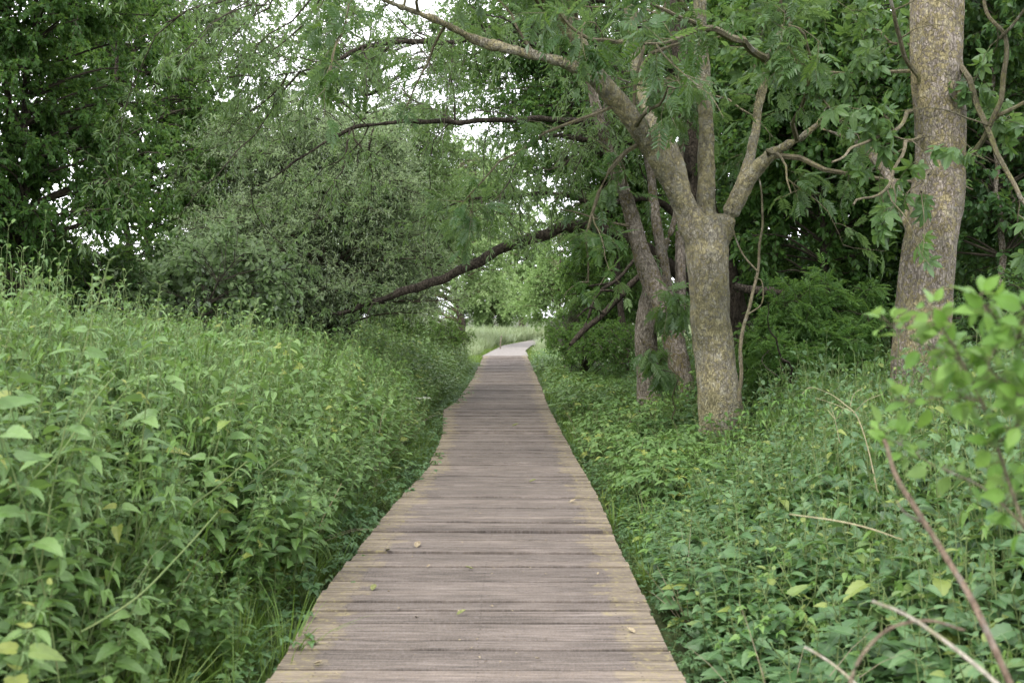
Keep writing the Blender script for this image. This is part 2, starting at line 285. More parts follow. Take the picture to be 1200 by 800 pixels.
# ------------------------------------------------------------------ boardwalk
def deck_mat():
    m, nt = newmat('weathered_deck_board'); L = nt.links.new
    a = N(nt, 'ShaderNodeAttribute', attribute_name='luv'); s = N(nt, 'ShaderNodeSeparateXYZ'); L(a.outputs['Vector'], s.inputs[0])
    g = N(nt, 'ShaderNodeNewGeometry'); mp = N(nt, 'ShaderNodeMapping'); mp.inputs['Scale'].default_value = (1.1, 17, 1); L(g.outputs['Position'], mp.inputs[0])
    off = N(nt, 'ShaderNodeVectorMath', operation='MULTIPLY_ADD'); off.inputs[1].default_value = (0, 0, 40.); L(a.outputs['Vector'], off.inputs[0]); L(mp.outputs[0], off.inputs[2])
    n1 = N(nt, 'ShaderNodeTexNoise', i_Scale=3.2, i_Detail=9.0, i_Roughness=.68); L(off.outputs[0], n1.inputs['Vector'])
    r = ramp(nt, [(.058, .051, .044), (.170, .146, .126), (.285, .253, .226)], [.30, .52, .74]); L(n1.outputs['Fac'], r.inputs[0]); col = r.outputs[0]
    rb = ramp(nt, [(.68, .66, .65), (.92, .91, .90), (1.07, 1.05, 1.04), (1.28, 1.25, 1.21)], [0, .35, .75, 1]); L(s.outputs[2], rb.inputs[0]); col = mix(nt, col, rb.outputs[0], 1., 'MULTIPLY')
    nf = N(nt, 'ShaderNodeTexNoise', i_Scale=150., i_Detail=4.0, i_Roughness=.7); L(g.outputs['Position'], nf.inputs['Vector']); rf = ramp(nt, [(.55, .53, .52), (1.0, 1.0, 1.0), (1.5, 1.45, 1.4)], [.3, .5, .7]); L(nf.outputs['Fac'], rf.inputs[0]); col = mix(nt, col, mix(nt, col, rf.outputs[0], 1., 'MULTIPLY'), .75)
    # dirt patches
    n2 = N(nt, 'ShaderNodeTexNoise', i_Scale=1.7, i_Detail=5.0); L(g.outputs['Position'], n2.inputs['Vector'])
    r2 = ramp(nt, [(.82, .81, .79), (1.08, 1.07, 1.06)], [.35, .65]); L(n2.outputs['Fac'], r2.inputs[0]); col = mix(nt, col, r2.outputs[0], 1., 'MULTIPLY')
    # unworn ochre ends with lichen (u<.14 or u>.86)
    e = math_(nt, 'ABSOLUTE', math_(nt, 'SUBTRACT', s.outputs[0], .5)); n3 = N(nt, 'ShaderNodeTexNoise', i_Scale=7., i_Detail=7.0, i_Roughness=.75); off3 = N(nt, 'ShaderNodeVectorMath', operation='MULTIPLY_ADD'); off3.inputs[1].default_value = (0, 0, 3.); L(a.outputs['Vector'], off3.inputs[0]); L(g.outputs['Position'], off3.inputs[2]); L(off3.outputs[0], n3.inputs['Vector'])
    e2 = math_(nt, 'ADD', math_(nt, 'ADD', e, math_(nt, 'MULTIPLY', math_(nt, 'SUBTRACT', s.outputs[2], .5), .11)), math_(nt, 'MULTIPLY', math_(nt, 'SUBTRACT', n3.outputs['Fac'], .5), .2)); er = ramp(nt, [(0, 0, 0), (1, 1, 1)], [.385, .397]); L(e2, er.inputs[0])
    tan = ramp(nt, [(.09, .070, .048), (.215, .182, .130), (.35, .305, .22)], [.3, .52, .72]); L(n1.outputs['Fac'], tan.inputs[0])
    tl = mix(nt, tan.outputs[0], rb.outputs[0], 1., 'MULTIPLY')
    col = mix(nt, col, tl, math_(nt, 'MULTIPLY', er.outputs[0], .6))
    n6 = N(nt, 'ShaderNodeTexNoise', i_Scale=28., i_Detail=6.0, i_Roughness=.75); L(g.outputs['Position'], n6.inputs['Vector']); lr = ramp(nt, [(0, 0, 0), (1, 1, 1)], [.53, .6]); L(n6.outputs['Fac'], lr.inputs[0])
    col = mix(nt, col, (.30, .26, .12), math_(nt, 'MULTIPLY', math_(nt, 'MULTIPLY', lr.outputs[0], er.outputs[0]), .6))
    # fine wire netting over the walked lane
    mw = N(nt, 'ShaderNodeMapping'); mw.inputs['Scale'].default_value = (55, 42, 1); L(g.outputs['Position'], mw.inputs[0])
    v = N(nt, 'ShaderNodeTexVoronoi', feature='DISTANCE_TO_EDGE', i_Scale=1., i_Randomness=.6); L(mw.outputs[0], v.inputs['Vector'])
    vm = math_(nt, 'MULTIPLY', math_(nt, 'LESS_THAN', v.outputs['Distance'], .07), math_(nt, 'SUBTRACT', 1., er.outputs[0]))
    col = mix(nt, col, (.27, .24, .23), math_(nt, 'MULTIPLY', vm, .2))
    for uu in (.1, .5, .9):
        for vv in (.3, .7):
            du = math_(nt, 'MULTIPLY', math_(nt, 'SUBTRACT', s.outputs[0], uu), 1.65); dv = math_(nt, 'MULTIPLY', math_(nt, 'SUBTRACT', s.outputs[1], vv), .107)
            dd_ = math_(nt, 'SQRT', math_(nt, 'ADD', math_(nt, 'MULTIPLY', du, du), math_(nt, 'MULTIPLY', dv, dv)))
            col = mix(nt, col, (.035, .028, .025), math_(nt, 'MULTIPLY', math_(nt, 'LESS_THAN', dd_, .0048), .8))
    gr = math_(nt, 'SINE', math_(nt, 'MULTIPLY', s.outputs[1], 2*PI*5.)); grm = math_(nt, 'MULTIPLY', math_(nt, 'ADD', gr, 1.), .5)
    col = mix(nt, col, mix(nt, col, (.72, .70, .68), 1., 'MULTIPLY'), math_(nt, 'MULTIPLY', math_(nt, 'SUBTRACT', 1., grm), .6))
    h = math_(nt, 'ADD', math_(nt, 'MULTIPLY', n1.outputs['Fac'], .8), math_(nt, 'ADD', math_(nt, 'MULTIPLY', grm, .35), math_(nt, 'MULTIPLY', vm, .25)))
    b = N(nt, 'ShaderNodeBump', i_Strength=1., i_Distance=.009); L(h, b.inputs['Height'])
    p = N(nt, 'ShaderNodeBsdfPrincipled', i_Roughness=.78); p.inputs['Specular IOR Level'].default_value = .3
    L(col, p.inputs['Base Color']); L(b.outputs[0], p.inputs['Normal']); o = N(nt, 'ShaderNodeOutputMaterial'); L(p.outputs[0], o.inputs[0]); return m
M['deck'] = deck_mat(); M['beam'] = plain_mat('deck_beam', (.05, .04, .03), (.12, .09, .06), 12.)
A = Acc(); d = -1.0; r = random.Random(3)
BF = np.array([(0, 1, 2), (0, 2, 3), (4, 6, 5), (4, 7, 6), (0, 4, 5), (0, 5, 1), (1, 5, 6), (1, 6, 2), (2, 6, 7), (2, 7, 3), (3, 7, 4), (3, 4, 0)])
shift = [0, 0]; k = 0
while d < 37.6:
    w = r.uniform(.092, .122); gap = r.uniform(.003, .009)
    if k % 9 == 0: shift = [r.uniform(-.012, .012), r.uniform(-.01, .01)]
    dc = d+w/2; lo = ledge(dc)-(.01+abs(r.gauss(0, .006)))+shift[0]; hi = redge(dc)+(.01+abs(r.gauss(0, .006)))+shift[1]
    skew = (math.exp(-((dc-10.5)/4.)**2)*-.055+r.gauss(0, .003))*(hi-lo)     # boards fan where the walk bends
    z = r.gauss(0, .004); tz = r.gauss(0, .004); th = .035; c = .003
    top = [(lo, d-skew/2, z), (hi, d+skew/2, z+tz), (hi, d+w+skew/2, z+tz+r.gauss(0, .0015)), (lo, d+w-skew/2, z+r.gauss(0, .0015))]
    # top face cut in 6 along its length so the boards can sag and chip
    nseg = 8; us = np.linspace(0, 1, nseg+1); top = np.array(top); fr = []; bk = []
    for u in us:
        a_ = top[0]*(1-u)+top[1]*u; b_ = top[3]*(1-u)+top[2]*u; ch = r.gauss(0, .0018)
        fr.append(a_+[0, abs(ch), 0]); bk.append(b_-[0, abs(r.gauss(0, .0018)), 0])
    fr = np.array(fr); bk = np.array(bk); rn = min(1, max(0, r.gauss(.5, .24)))
    v = []; l = []
    for rowi, (P_, dy, dz, vv) in enumerate(((fr, 0, -th, 0), (fr, 0, -c, .02), (fr, c, 0, .05), (bk, -c, 0, .95), (bk, 0, -c, .98), (bk, 0, -th, 1))):
        for u, q in zip(us, P_): v.append(q+[0, dy, dz]); l.append((u, vv, rn))
    v = np.array(v); m_ = nseg+1; f = []
    for i in range(5):
        for j in range(nseg):
            a_ = i*m_+j; f += [(a_, a_+1, a_+m_+1), (a_, a_+m_+1, a_+m_)]
    for e_ in (0, nseg):
        s_ = [i*m_+e_ for i in range(6)]
        for i in range(1, 5): f.append((s_[0], s_[i], s_[i+1]) if e_ else (s_[0], s_[i+1], s_[i]))
    A.add(v, np.array(f), np.array(l), 0); d += w+gap; k += 1
bw = thing('boardwalk', (0, 0, GZ), 'weathered timber boardwalk with ribbed cross planks running to the trees', 'boardwalk'); bw['kind'] = 'structure'; del bw['category']
A.build('decking', ['deck'], bw)
for sgn in (0, 1):
    A = Acc(); dd = np.linspace(-1, 37.4, 60); ex = (ledge(dd)+.07) if sgn == 0 else (redge(dd)-.07)
    for i in range(59):
        x0, x1 = ex[i], ex[i+1]; v = np.array([(x0-.03, dd[i], -.21), (x0+.03, dd[i], -.21), (x1+.03, dd[i+1], -.21), (x1-.03, dd[i+1], -.21), (x0-.03, dd[i], -.038), (x0+.03, dd[i], -.038), (x1+.03, dd[i+1], -.038), (x1-.03, dd[i+1], -.038)])
        A.add(v, BF, np.zeros((8, 3)), 0)
    A.build('bearer', ['beam'], bw)
# gravel path beyond
A = Acc(); dd = np.linspace(37.5, 95, 70); v = np.concatenate([np.stack([ledge(dd)-.1, dd, dd*0-.02], 1), np.stack([redge(dd)+.1, dd, dd*0-.02], 1)]); i = np.arange(69)
A.add(v, np.concatenate([np.stack([i, i+70, i+71], 1), np.stack([i, i+71, i+1], 1)]), np.zeros_like(v), 0)
M['gravel'] = plain_mat('pale_gravel', (.16, .145, .13), (.26, .24, .22), 9., .9); tag(A.build('path', ['gravel']), kind='structure')
# ------------------------------------------------------------------ plant templates
def merge(A): return np.concatenate(A.v), np.concatenate(A.f), clipz(A), np.concatenate(A.m)
def nettle_t(seed, h=1.2, nodes=11, leaf='nettle', lsz=.10, tassel=True, bare=.3):
    r = np.random.default_rng(seed); A = Acc(); b = r.normal(0, .06, 2)
    c = lambda t: np.array([b[0]*t*t*h*2, b[1]*t*t*h*2, h*t])
    ts = np.linspace(0, 1, 6); tubes(A, np.array([[c(t) for t in ts]]), np.array([.005-.0033*ts]), 1, 4, np.array([.5]))
    pos, ax, sz = [], [], []; y0 = r.uniform(0, 6)
    for i in range(nodes):
        t = bare+(1-bare)*(i/(nodes-1))**.85; a0 = y0+i*PI/2+r.normal(0, .25)
        s_ = lsz*(.55+.8*math.sin(PI*min(1, (t-bare)/(1-bare)*.75+.22)))*(1 if t < .9 else .55)
        for q in (0, PI):
            if r.random() < .06: continue
            a = a0+q; up_ = .35-.55*r.random() if t < .88 else .7
            dirv = np.array([math.cos(a), math.sin(a), up_*.8]); pos.append(c(t)+dirv*.02); ax.append(dirv); sz.append(s_*r.uniform(.8, 1.2))
            tubes(A, np.array([[c(t), c(t)+dirv*.012, c(t)+dirv*.025]]), np.full((1, 3), .0014), 1, 3, np.array([.5]))
        if tassel and .7 < t < .97:
            for q in range(3):
                a = a0+r.uniform(0, 6); e_ = np.array([math.cos(a), math.sin(a), -.7])*r.uniform(.03, .06)
                tubes(A, np.array([[c(t), c(t)+e_*.5+[0, 0, .012], c(t)+e_]]), np.array([[.001, .003, .0015]]), 2, 3, np.array([.5]))
    pos = np.array(pos); ax = np.array(ax); n = len(pos)
    A.inst(LT[leaf], pos, frames(ax, np.array([0, 0, 1.])+r.normal(0, .3, (n, 3))), np.array(sz), r.normal(0, .16, n)); return merge(A)
def grass_t(seed, n=26, h=.5, w=.006, mat=0):
    r = np.random.default_rng(seed); A = Acc(); V = []; Fc = []; Lu = []; c = 0
    for i in range(n):
        a = r.uniform(0, 2*PI); out = np.array([math.cos(a), math.sin(a), 0]); side = np.array([-out[1], out[0], 0]); hh = h*r.uniform(.5, 1.1); ben = r.uniform(.15, .9)*hh; p0 = out*r.uniform(0, .06); rn = r.normal(0, .12)
        for j, t in enumerate((0, .3, .6, .85, 1)):
            p = p0+out*ben*t*t+np.array([0, 0, hh*(t-.35*ben/hh*t**3)]); ww = w*(1-t**2)+.0006
            V += [p-side*ww, p+side*ww]; Lu += [(0, t, rn), (1, t, rn)]
            if j: q = c+2*j; Fc += [(q-2, q-1, q+1), (q-2, q+1, q)]
        c += 10
    return np.array(V), np.array(Fc), np.array(Lu), np.full(len(Fc), mat)
def herb_t(seed, leaf='nmid', n=14, h=.3, ls=.05, pin=None):
    r = np.random.default_rng(seed); A = Acc(); a = r.uniform(0, 2*PI, n); out = np.stack([np.cos(a), np.sin(a), 0*a], 1); rr = r.uniform(.02, .55, n)*h; hh = h*r.uniform(.35, 1., n)
    P = np.stack([out*.01, out*rr[:, None]*.4+np.stack([0*a, 0*a, hh*.6], 1), out*rr[:, None]+np.stack([0*a, 0*a, hh], 1)], 1)
    tubes(A, P, np.full((n, 3), .0016), 1, 3, np.full(n, .5)); ax = out+np.stack([0*a, 0*a, r.normal(-.1, .3, n)], 1)
    for q in range(3):
        rot = (q-1)*1.25; ca, sa = math.cos(rot), math.sin(rot); ax2 = np.stack([ax[:, 0]*ca-ax[:, 1]*sa, ax[:, 0]*sa+ax[:, 1]*ca, ax[:, 2]], 1)
        A.inst(LT[leaf], P[:, 2], frames(ax2, np.array([0, 0, 1.])+r.normal(0, .25, (n, 3))), ls*r.uniform(.7, 1.25, n), r.normal(0, .1, n))
    return merge(A)
NET = [nettle_t(i) for i in range(7)]; NETM = [nettle_t(i+20, leaf='nmid', lsz=.10, nodes=10) for i in range(5)]
NETR = [nettle_t(i+40, h=.6, nodes=8, lsz=.095, tassel=False, bare=.2) for i in range(6)]
NETRM = [nettle_t(i+60, h=.6, nodes=7, leaf='nmid', lsz=.09, tassel=False, bare=.2) for i in range(4)]
GR = [grass_t(i) for i in range(4)]; GRT = [grass_t(i+9, 22, 1.0, .006) for i in range(3)]; HB = [herb_t(i) for i in range(5)]; HBB = [herb_t(i+8, 'oval', 9, .35, .075) for i in range(3)]
def scatter(x0, x1, y0, y1, dens, keep):
    n = RG.poisson(dens*(x1-x0)*(y1-y0)); p = np.stack([RG.uniform(x0, x1, n), RG.uniform(y0, y1, n)], 1); return p[keep(p)]
def nz2(p, s, o=0.): return np.array([mnoise.noise(Vector((a*s+o, b*s, o))) for a, b in p])
def plant(A, T, p, sc_, tilt=.12, tdir=None, sx=None, base=.5, sd_=.21):
    n = len(p)
    if n == 0: return
    pos = np.stack([p[:, 0], p[:, 1], terrain(p[:, 0], p[:, 1])-.02], 1); sc_ = np.broadcast_to(sc_, (n,)); R = yaw_frames(RG.uniform(0, 2*PI, n), np.abs(RG.normal(0, tilt, n)), tdir); ch = RG.integers(0, len(T), n)
    s3 = np.stack([sc_ if sx is None else np.broadcast_to(sx, (n,))]*2+[sc_], 1); rn = base+RG.normal(0, sd_, n)
    for i, t in enumerate(T):
        m = ch == i; A.inst(t, pos[m], R[m], s3[m], rn[m])
lh = lambda e, d: np.interp(e-.22*(d < 5), [0, .25, .5, .9, 1.4, 3], [.30, .62, 1.0, 1.38, 1.62, 1.84])*np.interp(d, [0, 6, 9, 12, 30], [1, 1, .92, .84, .82])
rh = lambda e, d: np.interp(e-np.interp(d, [6, 8, 12], [0, .45, .75]), [0, .4, .8, 1.1, 1.5, 2.2, 4], [.24, .44, .62, .76, 1.02, 1.28, 1.42])
vis = lambda p, m=1.4: (np.abs(p[:, 0]) < .53*p[:, 1]+m)
# left nettle bed
def le(p): return ledge(p[:, 1])-p[:, 0]
def re_(p): return p[:, 0]-redge(p[:, 1])
A = Acc(); p = scatter(-7, 0, .9, 8, 105, lambda p: (le(p) > .28) & vis(p, 1.)); e = le(p); h = lh(e, p[:, 1])*(1+.16*nz2(p, 1.1)+RG.normal(0, .10, len(p)))
td = np.where(RG.random(len(p)) < .6, RG.normal(0, .7, len(p)), RG.uniform(0, 6.28, len(p)))
plant(A, NET, p, h/1.2, .2, td, np.clip(h/1.2, .55, .75)*RG.uniform(.7, 1.15, len(p))); A.build('nettle_bed', ['nettle', 'stem', 'tassel']); nb = bpy.data.objects['nettle_bed']
tag(nb, 'tall green nettles crowding the left edge of the boardwalk in the foreground', 'nettles', kind='stuff')
A = Acc(); p = scatter(-16, 0, 8, 30, 40, lambda p: (le(p) > .3) & vis(p, 1.)); e = le(p); h = lh(e, p[:, 1])*(1+.2*nz2(p, .7)+RG.normal(0, .1, len(p)))
plant(A, NETM, p, h/1.2, .18, None, np.clip(h/1.2, .7, .95), .6)
tag(A.build('nettle_bed', ['nettle', 'stem', 'tassel']), 'paler green nettle field stretching back left of the boardwalk to the willows', 'nettles', kind='stuff')
# left verge: grass + small herbs
A = Acc(); p = scatter(-3.2, 0, 1.5, 36, 34, lambda p: (le(p) > .03) & (le(p) < .75)); plant(A, GR, p, RG.uniform(.5, 1.1, len(p))*np.clip(.5+le(p), .5, 1), .2)
p = scatter(-1.9, -.7, 1.5, 5, 30, lambda p: (le(p) > .04) & (le(p) < .6)); plant(A, GRT, p, RG.uniform(.3, .65, len(p)), .3, base=.75)
p = scatter(-5, 0, 1.5, 12, 7, lambda p: (le(p) > .5) & vis(p)); plant(A, GRT, p, RG.uniform(.6, 1.2, len(p)), .45)
p = scatter(-8, 0, 2, 16, 1.6, lambda p: (le(p) > .7) & vis(p)); A3 = Acc(); plant(A3, GRT, p, RG.uniform(.9, 1.45, len(p)), .25, base=.4); tag(A3.build('seeding_grass', ['drygrass']), 'pale arching grass blades threaded among the left nettles', 'grass', kind='stuff')
tag(A.build('grass_verge', ['grass']), 'fresh grass growing along the left side of the decking', 'grass', kind='stuff')
A = Acc(); p = scatter(-3.2, 0, 1.5, 32, 40, lambda p: (le(p) > -.01) & (le(p) < .8)); plant(A, HB, p, RG.uniform(.5, 1.1, len(p)), .1, base=.45)
tag(A.build('ground_cover', ['nettle_r', 'stem']), 'low small-leaved weeds under the nettles on the left verge', 'weeds', kind='stuff')
# right bed
A = Acc(); p = scatter(0, 6, 1.0, 8.5, 140, lambda p: (re_(p) > .22) & vis(p, 1.)); e = re_(p); h = rh(e, p[:, 1])*(1+.22*nz2(p, 1.3, 5)+RG.normal(0, .12, len(p)))
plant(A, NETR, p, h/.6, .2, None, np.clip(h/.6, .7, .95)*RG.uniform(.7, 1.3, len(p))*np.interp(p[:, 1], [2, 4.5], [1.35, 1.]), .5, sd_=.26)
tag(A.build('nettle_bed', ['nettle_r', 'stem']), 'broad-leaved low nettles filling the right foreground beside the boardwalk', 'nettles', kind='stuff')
A = Acc(); p = scatter(0, 14, 8.5, 24, 50, lambda p: (re_(p) > .7) & vis(p, 1.)); h = rh(re_(p), p[:, 1])*(.85+.25*nz2(p, .8, 5)+RG.normal(0, .12, len(p)))
plant(A, NETRM, p, h/.6, .2, None, np.clip(h/.6, .7, 1.0), .5)
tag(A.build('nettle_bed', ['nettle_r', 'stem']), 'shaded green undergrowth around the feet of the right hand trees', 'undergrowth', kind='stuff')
A = Acc(); p = scatter(0, 5, 1.5, 34, 75, lambda p: (re_(p) > -.015) & (re_(p) < 1.6)); plant(A, HB, p, RG.uniform(.5, 1.1, len(p))*np.clip(.6+re_(p)*.4, .6, 1.2), .1, base=.5)
p = scatter(0, 6, 1.2, 9, 22, lambda p: (re_(p) > .5) & vis(p)); plant(A, HBB, p, RG.uniform(.7, 1.25, len(p)), .15, base=.55)
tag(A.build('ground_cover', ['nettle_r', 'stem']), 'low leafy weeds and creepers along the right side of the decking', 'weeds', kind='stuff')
A = Acc(); p = scatter(0, 6, 6, 40, 22, lambda p: (re_(p) > .1) & (re_(p) < 3.2)); plant(A, GR, p, RG.uniform(.35, .8, len(p)), .3, base=.5)
p = scatter(0, 6, 8, 38, 40, lambda p: (re_(p) > .3) & (re_(p) < 3.6)); A2 = Acc(); plant(A2, HB, p, RG.uniform(.9, 1.9, len(p)), .15, base=.6); tag(A2.build('ground_cover', ['nettle', 'stem']), 'fine-leaved green herbs between the right edge of the decking and the leaning stems', 'weeds', kind='stuff')
tag(A.build('grass_verge', ['grass']), 'thin shaded grass on the right verge before the trees', 'grass', kind='stuff')
A = Acc(); p = scatter(-9, 9, 1.5, 16, 9, lambda p: ((le(p) > .45) | (re_(p) > .3)) & vis(p)); hh = np.where(p[:, 0] < 0, lh(le(p), p[:, 1]), rh(re_(p), p[:, 1])); plant(A, [herb_t(i+90, 'nmid', 16, .3, .035) for i in range(4)], p, hh/.3*RG.uniform(.85, 1.12, len(p)), .2, None, RG.uniform(1., 1.7, len(p)), .6)
tag(A.build('hedge_herbs', ['fresh', 'stem']), 'small-leaved yellow-green herbs mixed through the nettle beds', 'weeds', kind='stuff')
A = Acc(); p = scatter(-7, 8, 2, 14, 4, lambda p: ((le(p) > .35) | (re_(p) > .25)) & vis(p)); plant(A, [grass_t(i+70, 7, .9, .003) for i in range(3)], p, RG.uniform(.5, 1.1, len(p))*np.where(p[:, 0] < 0, 1.25, .9), .5, base=.6)
tag(A.build('dry_stalks', ['strawblade']), 'thin straw-coloured dead stalks threaded through the undergrowth', 'dead stalks', kind='stuff')
# far pale meadow
A = Acc(); GF = [grass_t(i+30, 30, 1.2, .018) for i in range(3)]
p = scatter(-16, 20, 38, 80, 5.5, lambda p: ((le(p) > .5) | (re_(p) > .5)) & ~((p[:, 0] > 3.5) & (p[:, 1] < 55))); plant(A, GF, p, RG.uniform(.7, 1.05, len(p))*np.interp(p[:, 1], [38, 55], [.55, 1]), .15, base=.6)
tag(A.build('meadow_grass', ['drygrass']), 'tall pale meadow grass beyond the end of the boardwalk', 'tall grass', kind='stuff')
A = Acc(); p = scatter(-6, 8, 34, 62, 12, lambda p: ((le(p) > .05) & (le(p) < 1.5)) | ((re_(p) > .05) & (re_(p) < 2.))); plant(A, [grass_t(50, 20, .3, .012)], p, RG.uniform(.6, 1.1, len(p)), .2, base=.8)
tag(A.build('grass_verge', ['grass']), 'short bright grass beside the far pale bend of the path', 'grass', kind='stuff')
# ------------------------------------------------------------------ trees
def catmull(P, n):
    P = np.asarray(P, float); Q = np.vstack([2*P[0]-P[1], P, 2*P[-1]-P[-2]]); out = []
    for i in range(1, len(Q)-2):
        for t in np.linspace(0, 1, n, endpoint=False):
            a, b, c, d_ = Q[i-1], Q[i], Q[i+1], Q[i+2]; out.append(.5*((2*b)+(-a+c)*t+(2*a-5*b+4*c-d_)*t*t+(-a+3*b-3*c+d_)*t**3))
    out.append(P[-1]); return np.array(out)
def limb(pts):
    """pts: (px,py,depth,radius) -> (m,4) smooth world polyline + radius"""
    Q = np.array([[*at(a, b, c), r_] for a, b, c, r_ in pts]); return catmull(Q, 6)
def wiggle(L_, amp, seed=0):
    L_ = L_.copy(); s = seed*3.7
    for i in range(1, len(L_)-1):
        q = L_[i, :3]*3; L_[i, :3] += amp*np.array([mnoise.noise(Vector((q[0]+s, q[1], q[2]))), mnoise.noise(Vector((q[0], q[1]+s+9, q[2]))), mnoise.noise(Vector((q[0], q[1], q[2]+s+20)))])
    return L_
def solid_limbs(limbs, name, mat, parent, voxel=.022, dis=.012, knots=()):
    A = Acc()
    for Lm in limbs:
        P = Lm[None, :, :3]; R_ = Lm[None, :, 3]
        e0 = P[0, 0]-norm(P[0, 1]-P[0, 0])*.01; e1 = P[0, -1]+norm(P[0, -1]-P[0, -2])*.01
        P = np.concatenate([e0[None, None], P, e1[None, None]], 1); R_ = np.concatenate([[[1e-4]], R_, [[1e-4]]], 1)
        tubes(A, P, R_, 0, 16)
    o = A.build(name, [mat], parent)
    if voxel:
        md = o.modifiers.new('r', 'REMESH'); md.mode = 'VOXEL'; md.voxel_size = voxel
        sm = o.modifiers.new('s', 'SMOOTH'); sm.iterations = 6; sm.factor = .5
        dg = bpy.context.evaluated_depsgraph_get(); me = bpy.data.meshes.new_from_object(o.evaluated_get(dg)); o.modifiers.clear(); o.data = me
        me.materials.clear(); me.materials.append(M[mat])
        n = len(me.vertices); co = np.empty(n*3, np.float32); me.vertices.foreach_get('co', co); co = co.reshape(-1, 3); no = np.empty(n*3, np.float32); me.vertices.foreach_get('normal', no); no = no.reshape(-1, 3)
        ds = np.array([mnoise.fractal(Vector((a*11, b*11, c*3)), 1, 2, 4)*dis+mnoise.noise(Vector((a*2.2, b*2.2, c*1.6)))*dis*1.6 for a, b, c in co.tolist()])
        co = co+no*ds[:, None]
        for (k, rad, amt) in knots:
            dk = np.linalg.norm(co-(np.array(k)-np.array(parent.location)), axis=1); co = co+no*(amt*np.exp(-(dk/rad)**2)-amt*.9*np.exp(-(dk/(rad*.4))**2))[:, None]
        me.vertices.foreach_set('co', co.astype(np.float32).ravel()); me.polygons.foreach_set('use_smooth', np.ones(len(me.polygons), bool)); me.update()
    return o
def side_branches(limbs, per_m, length, r0, droop=.0, up=.3, tmin=.15, outward=None, steps=7, wob=.22, rng=None):
    rng = rng or RG; out = []
    for Lm in limbs:
        P = Lm[:, :3]; seg = np.linalg.norm(np.diff(P, axis=0), axis=1); tot = seg.sum(); n = rng.poisson(per_m*tot*(1-tmin)); cum = np.r_[0, np.cumsum(seg)]/tot
        for t in np.sort(rng.uniform(tmin, 1, n)):
            i = min(len(P)-2, np.searchsorted(cum, t)-1); i = max(i, 0); T = norm(P[i+1]-P[i]); p = P[i]+(P[i+1]-P[i])*rng.random(); v = norm(rng.normal(0, 1, 3)); v = norm(v-T*np.dot(v, T)); dr = norm(v+T*rng.uniform(.2, 1.)+np.array([0, 0, up])+(0 if outward is None else np.array(outward)))
            ln = length*rng.uniform(.45, 1.25); rr = min(Lm[i, 3]*.6, r0*rng.uniform(.6, 1.2)); pts = [p]; dcur = dr
            for s in range(steps): dcur = norm(dcur+rng.normal(0, wob, 3)+np.array([0, 0, -droop])); pts.append(pts[-1]+dcur*ln/steps)
            out.append(np.c_[np.array(pts), np.linspace(rr, rr*.25, steps+1)])
        # always end in foliage
    return out
def sprays(Atw, Alf, limbs, per_m, length, leafk, lsize, nleaf, droop=.4, up=.1, twr=.004, tmin=.0, keep=None, base=.5, bsd=.16, lup=.6, tw_mat=0, hang=.0):
    """twigs sprouting along limbs, carrying leaves; all vectorised"""
    org, tan = [], []
    for Lm in limbs:
        P = Lm[:, :3]; seg = np.diff(P, axis=0); sl = np.linalg.norm(seg, axis=1); n = RG.poisson(per_m*sl.sum()*(1-tmin))
        if n == 0: continue
        i0 = int(tmin*(len(P)-1)); pr = sl.copy(); pr[:i0] = 0; pr /= pr.sum(); i = RG.choice(len(sl), n, p=pr); org.append(P[i]+seg[i]*RG.random((n, 1))); tan.append(norm(seg[i]))
    if not org: return
    org = np.concatenate(org); tan = np.concatenate(tan)
    twig_leaves(Atw, Alf, org, tan, length, leafk, lsize, nleaf, droop, up, twr, keep, base, bsd, lup, hang)
def twig_leaves(Atw, Alf, org, tan, length, leafk, lsize, nleaf, droop, up, twr, keep, base, bsd, lup, hang=0.):
    if keep is not None: m = keep(org); org = org[m]; tan = tan[m]
    n = len(org); v = RG.normal(0, 1, (n, 3)); dr = norm(norm(v)+tan*.7+np.array([0, 0, up])); ln = length*RG.uniform(.4, 1.3, n)[:, None]
    P = [org]; dc = dr
    for s in range(4): dc = norm(dc+RG.normal(0, .16, (n, 3))+np.array([0, 0, -droop*(s+1)/3])); P.append(P[-1]+dc*ln/4)
    P = np.stack(P, 1)
    if Atw is not None: tubes(Atw, P, np.linspace(twr, twr*.35, 5)[None].repeat(n, 0), 0, 3)
    t = RG.uniform(.15, 1, (n, nleaf))*4; i = np.minimum(t.astype(int), 3); fr = (t-i)[..., None]; ar = np.arange(n)[:, None]
    pos = P[ar, i]*(1-fr)+P[ar, i+1]*fr; T = norm(P[ar, i+1]-P[ar, i]); v = RG.normal(0, 1, pos.shape); ax = norm(norm(v)*1.0+T*.7+np.array([0, 0, -hang-.15]))
    pos = pos.reshape(-1, 3); ax = ax.reshape(-1, 3); m = len(pos); rn = (base+RG.normal(0, bsd*.6, n))[:, None].repeat(nleaf, 1).ravel()+RG.normal(0, bsd*.7, m)
    Alf.inst(LT[leafk], pos, frames(ax, norm(RG.normal(0, 1, (m, 3)))+np.array([0, 0, lup*2.2])), lsize*RG.uniform(.65, 1.25, m), rn, 1.)
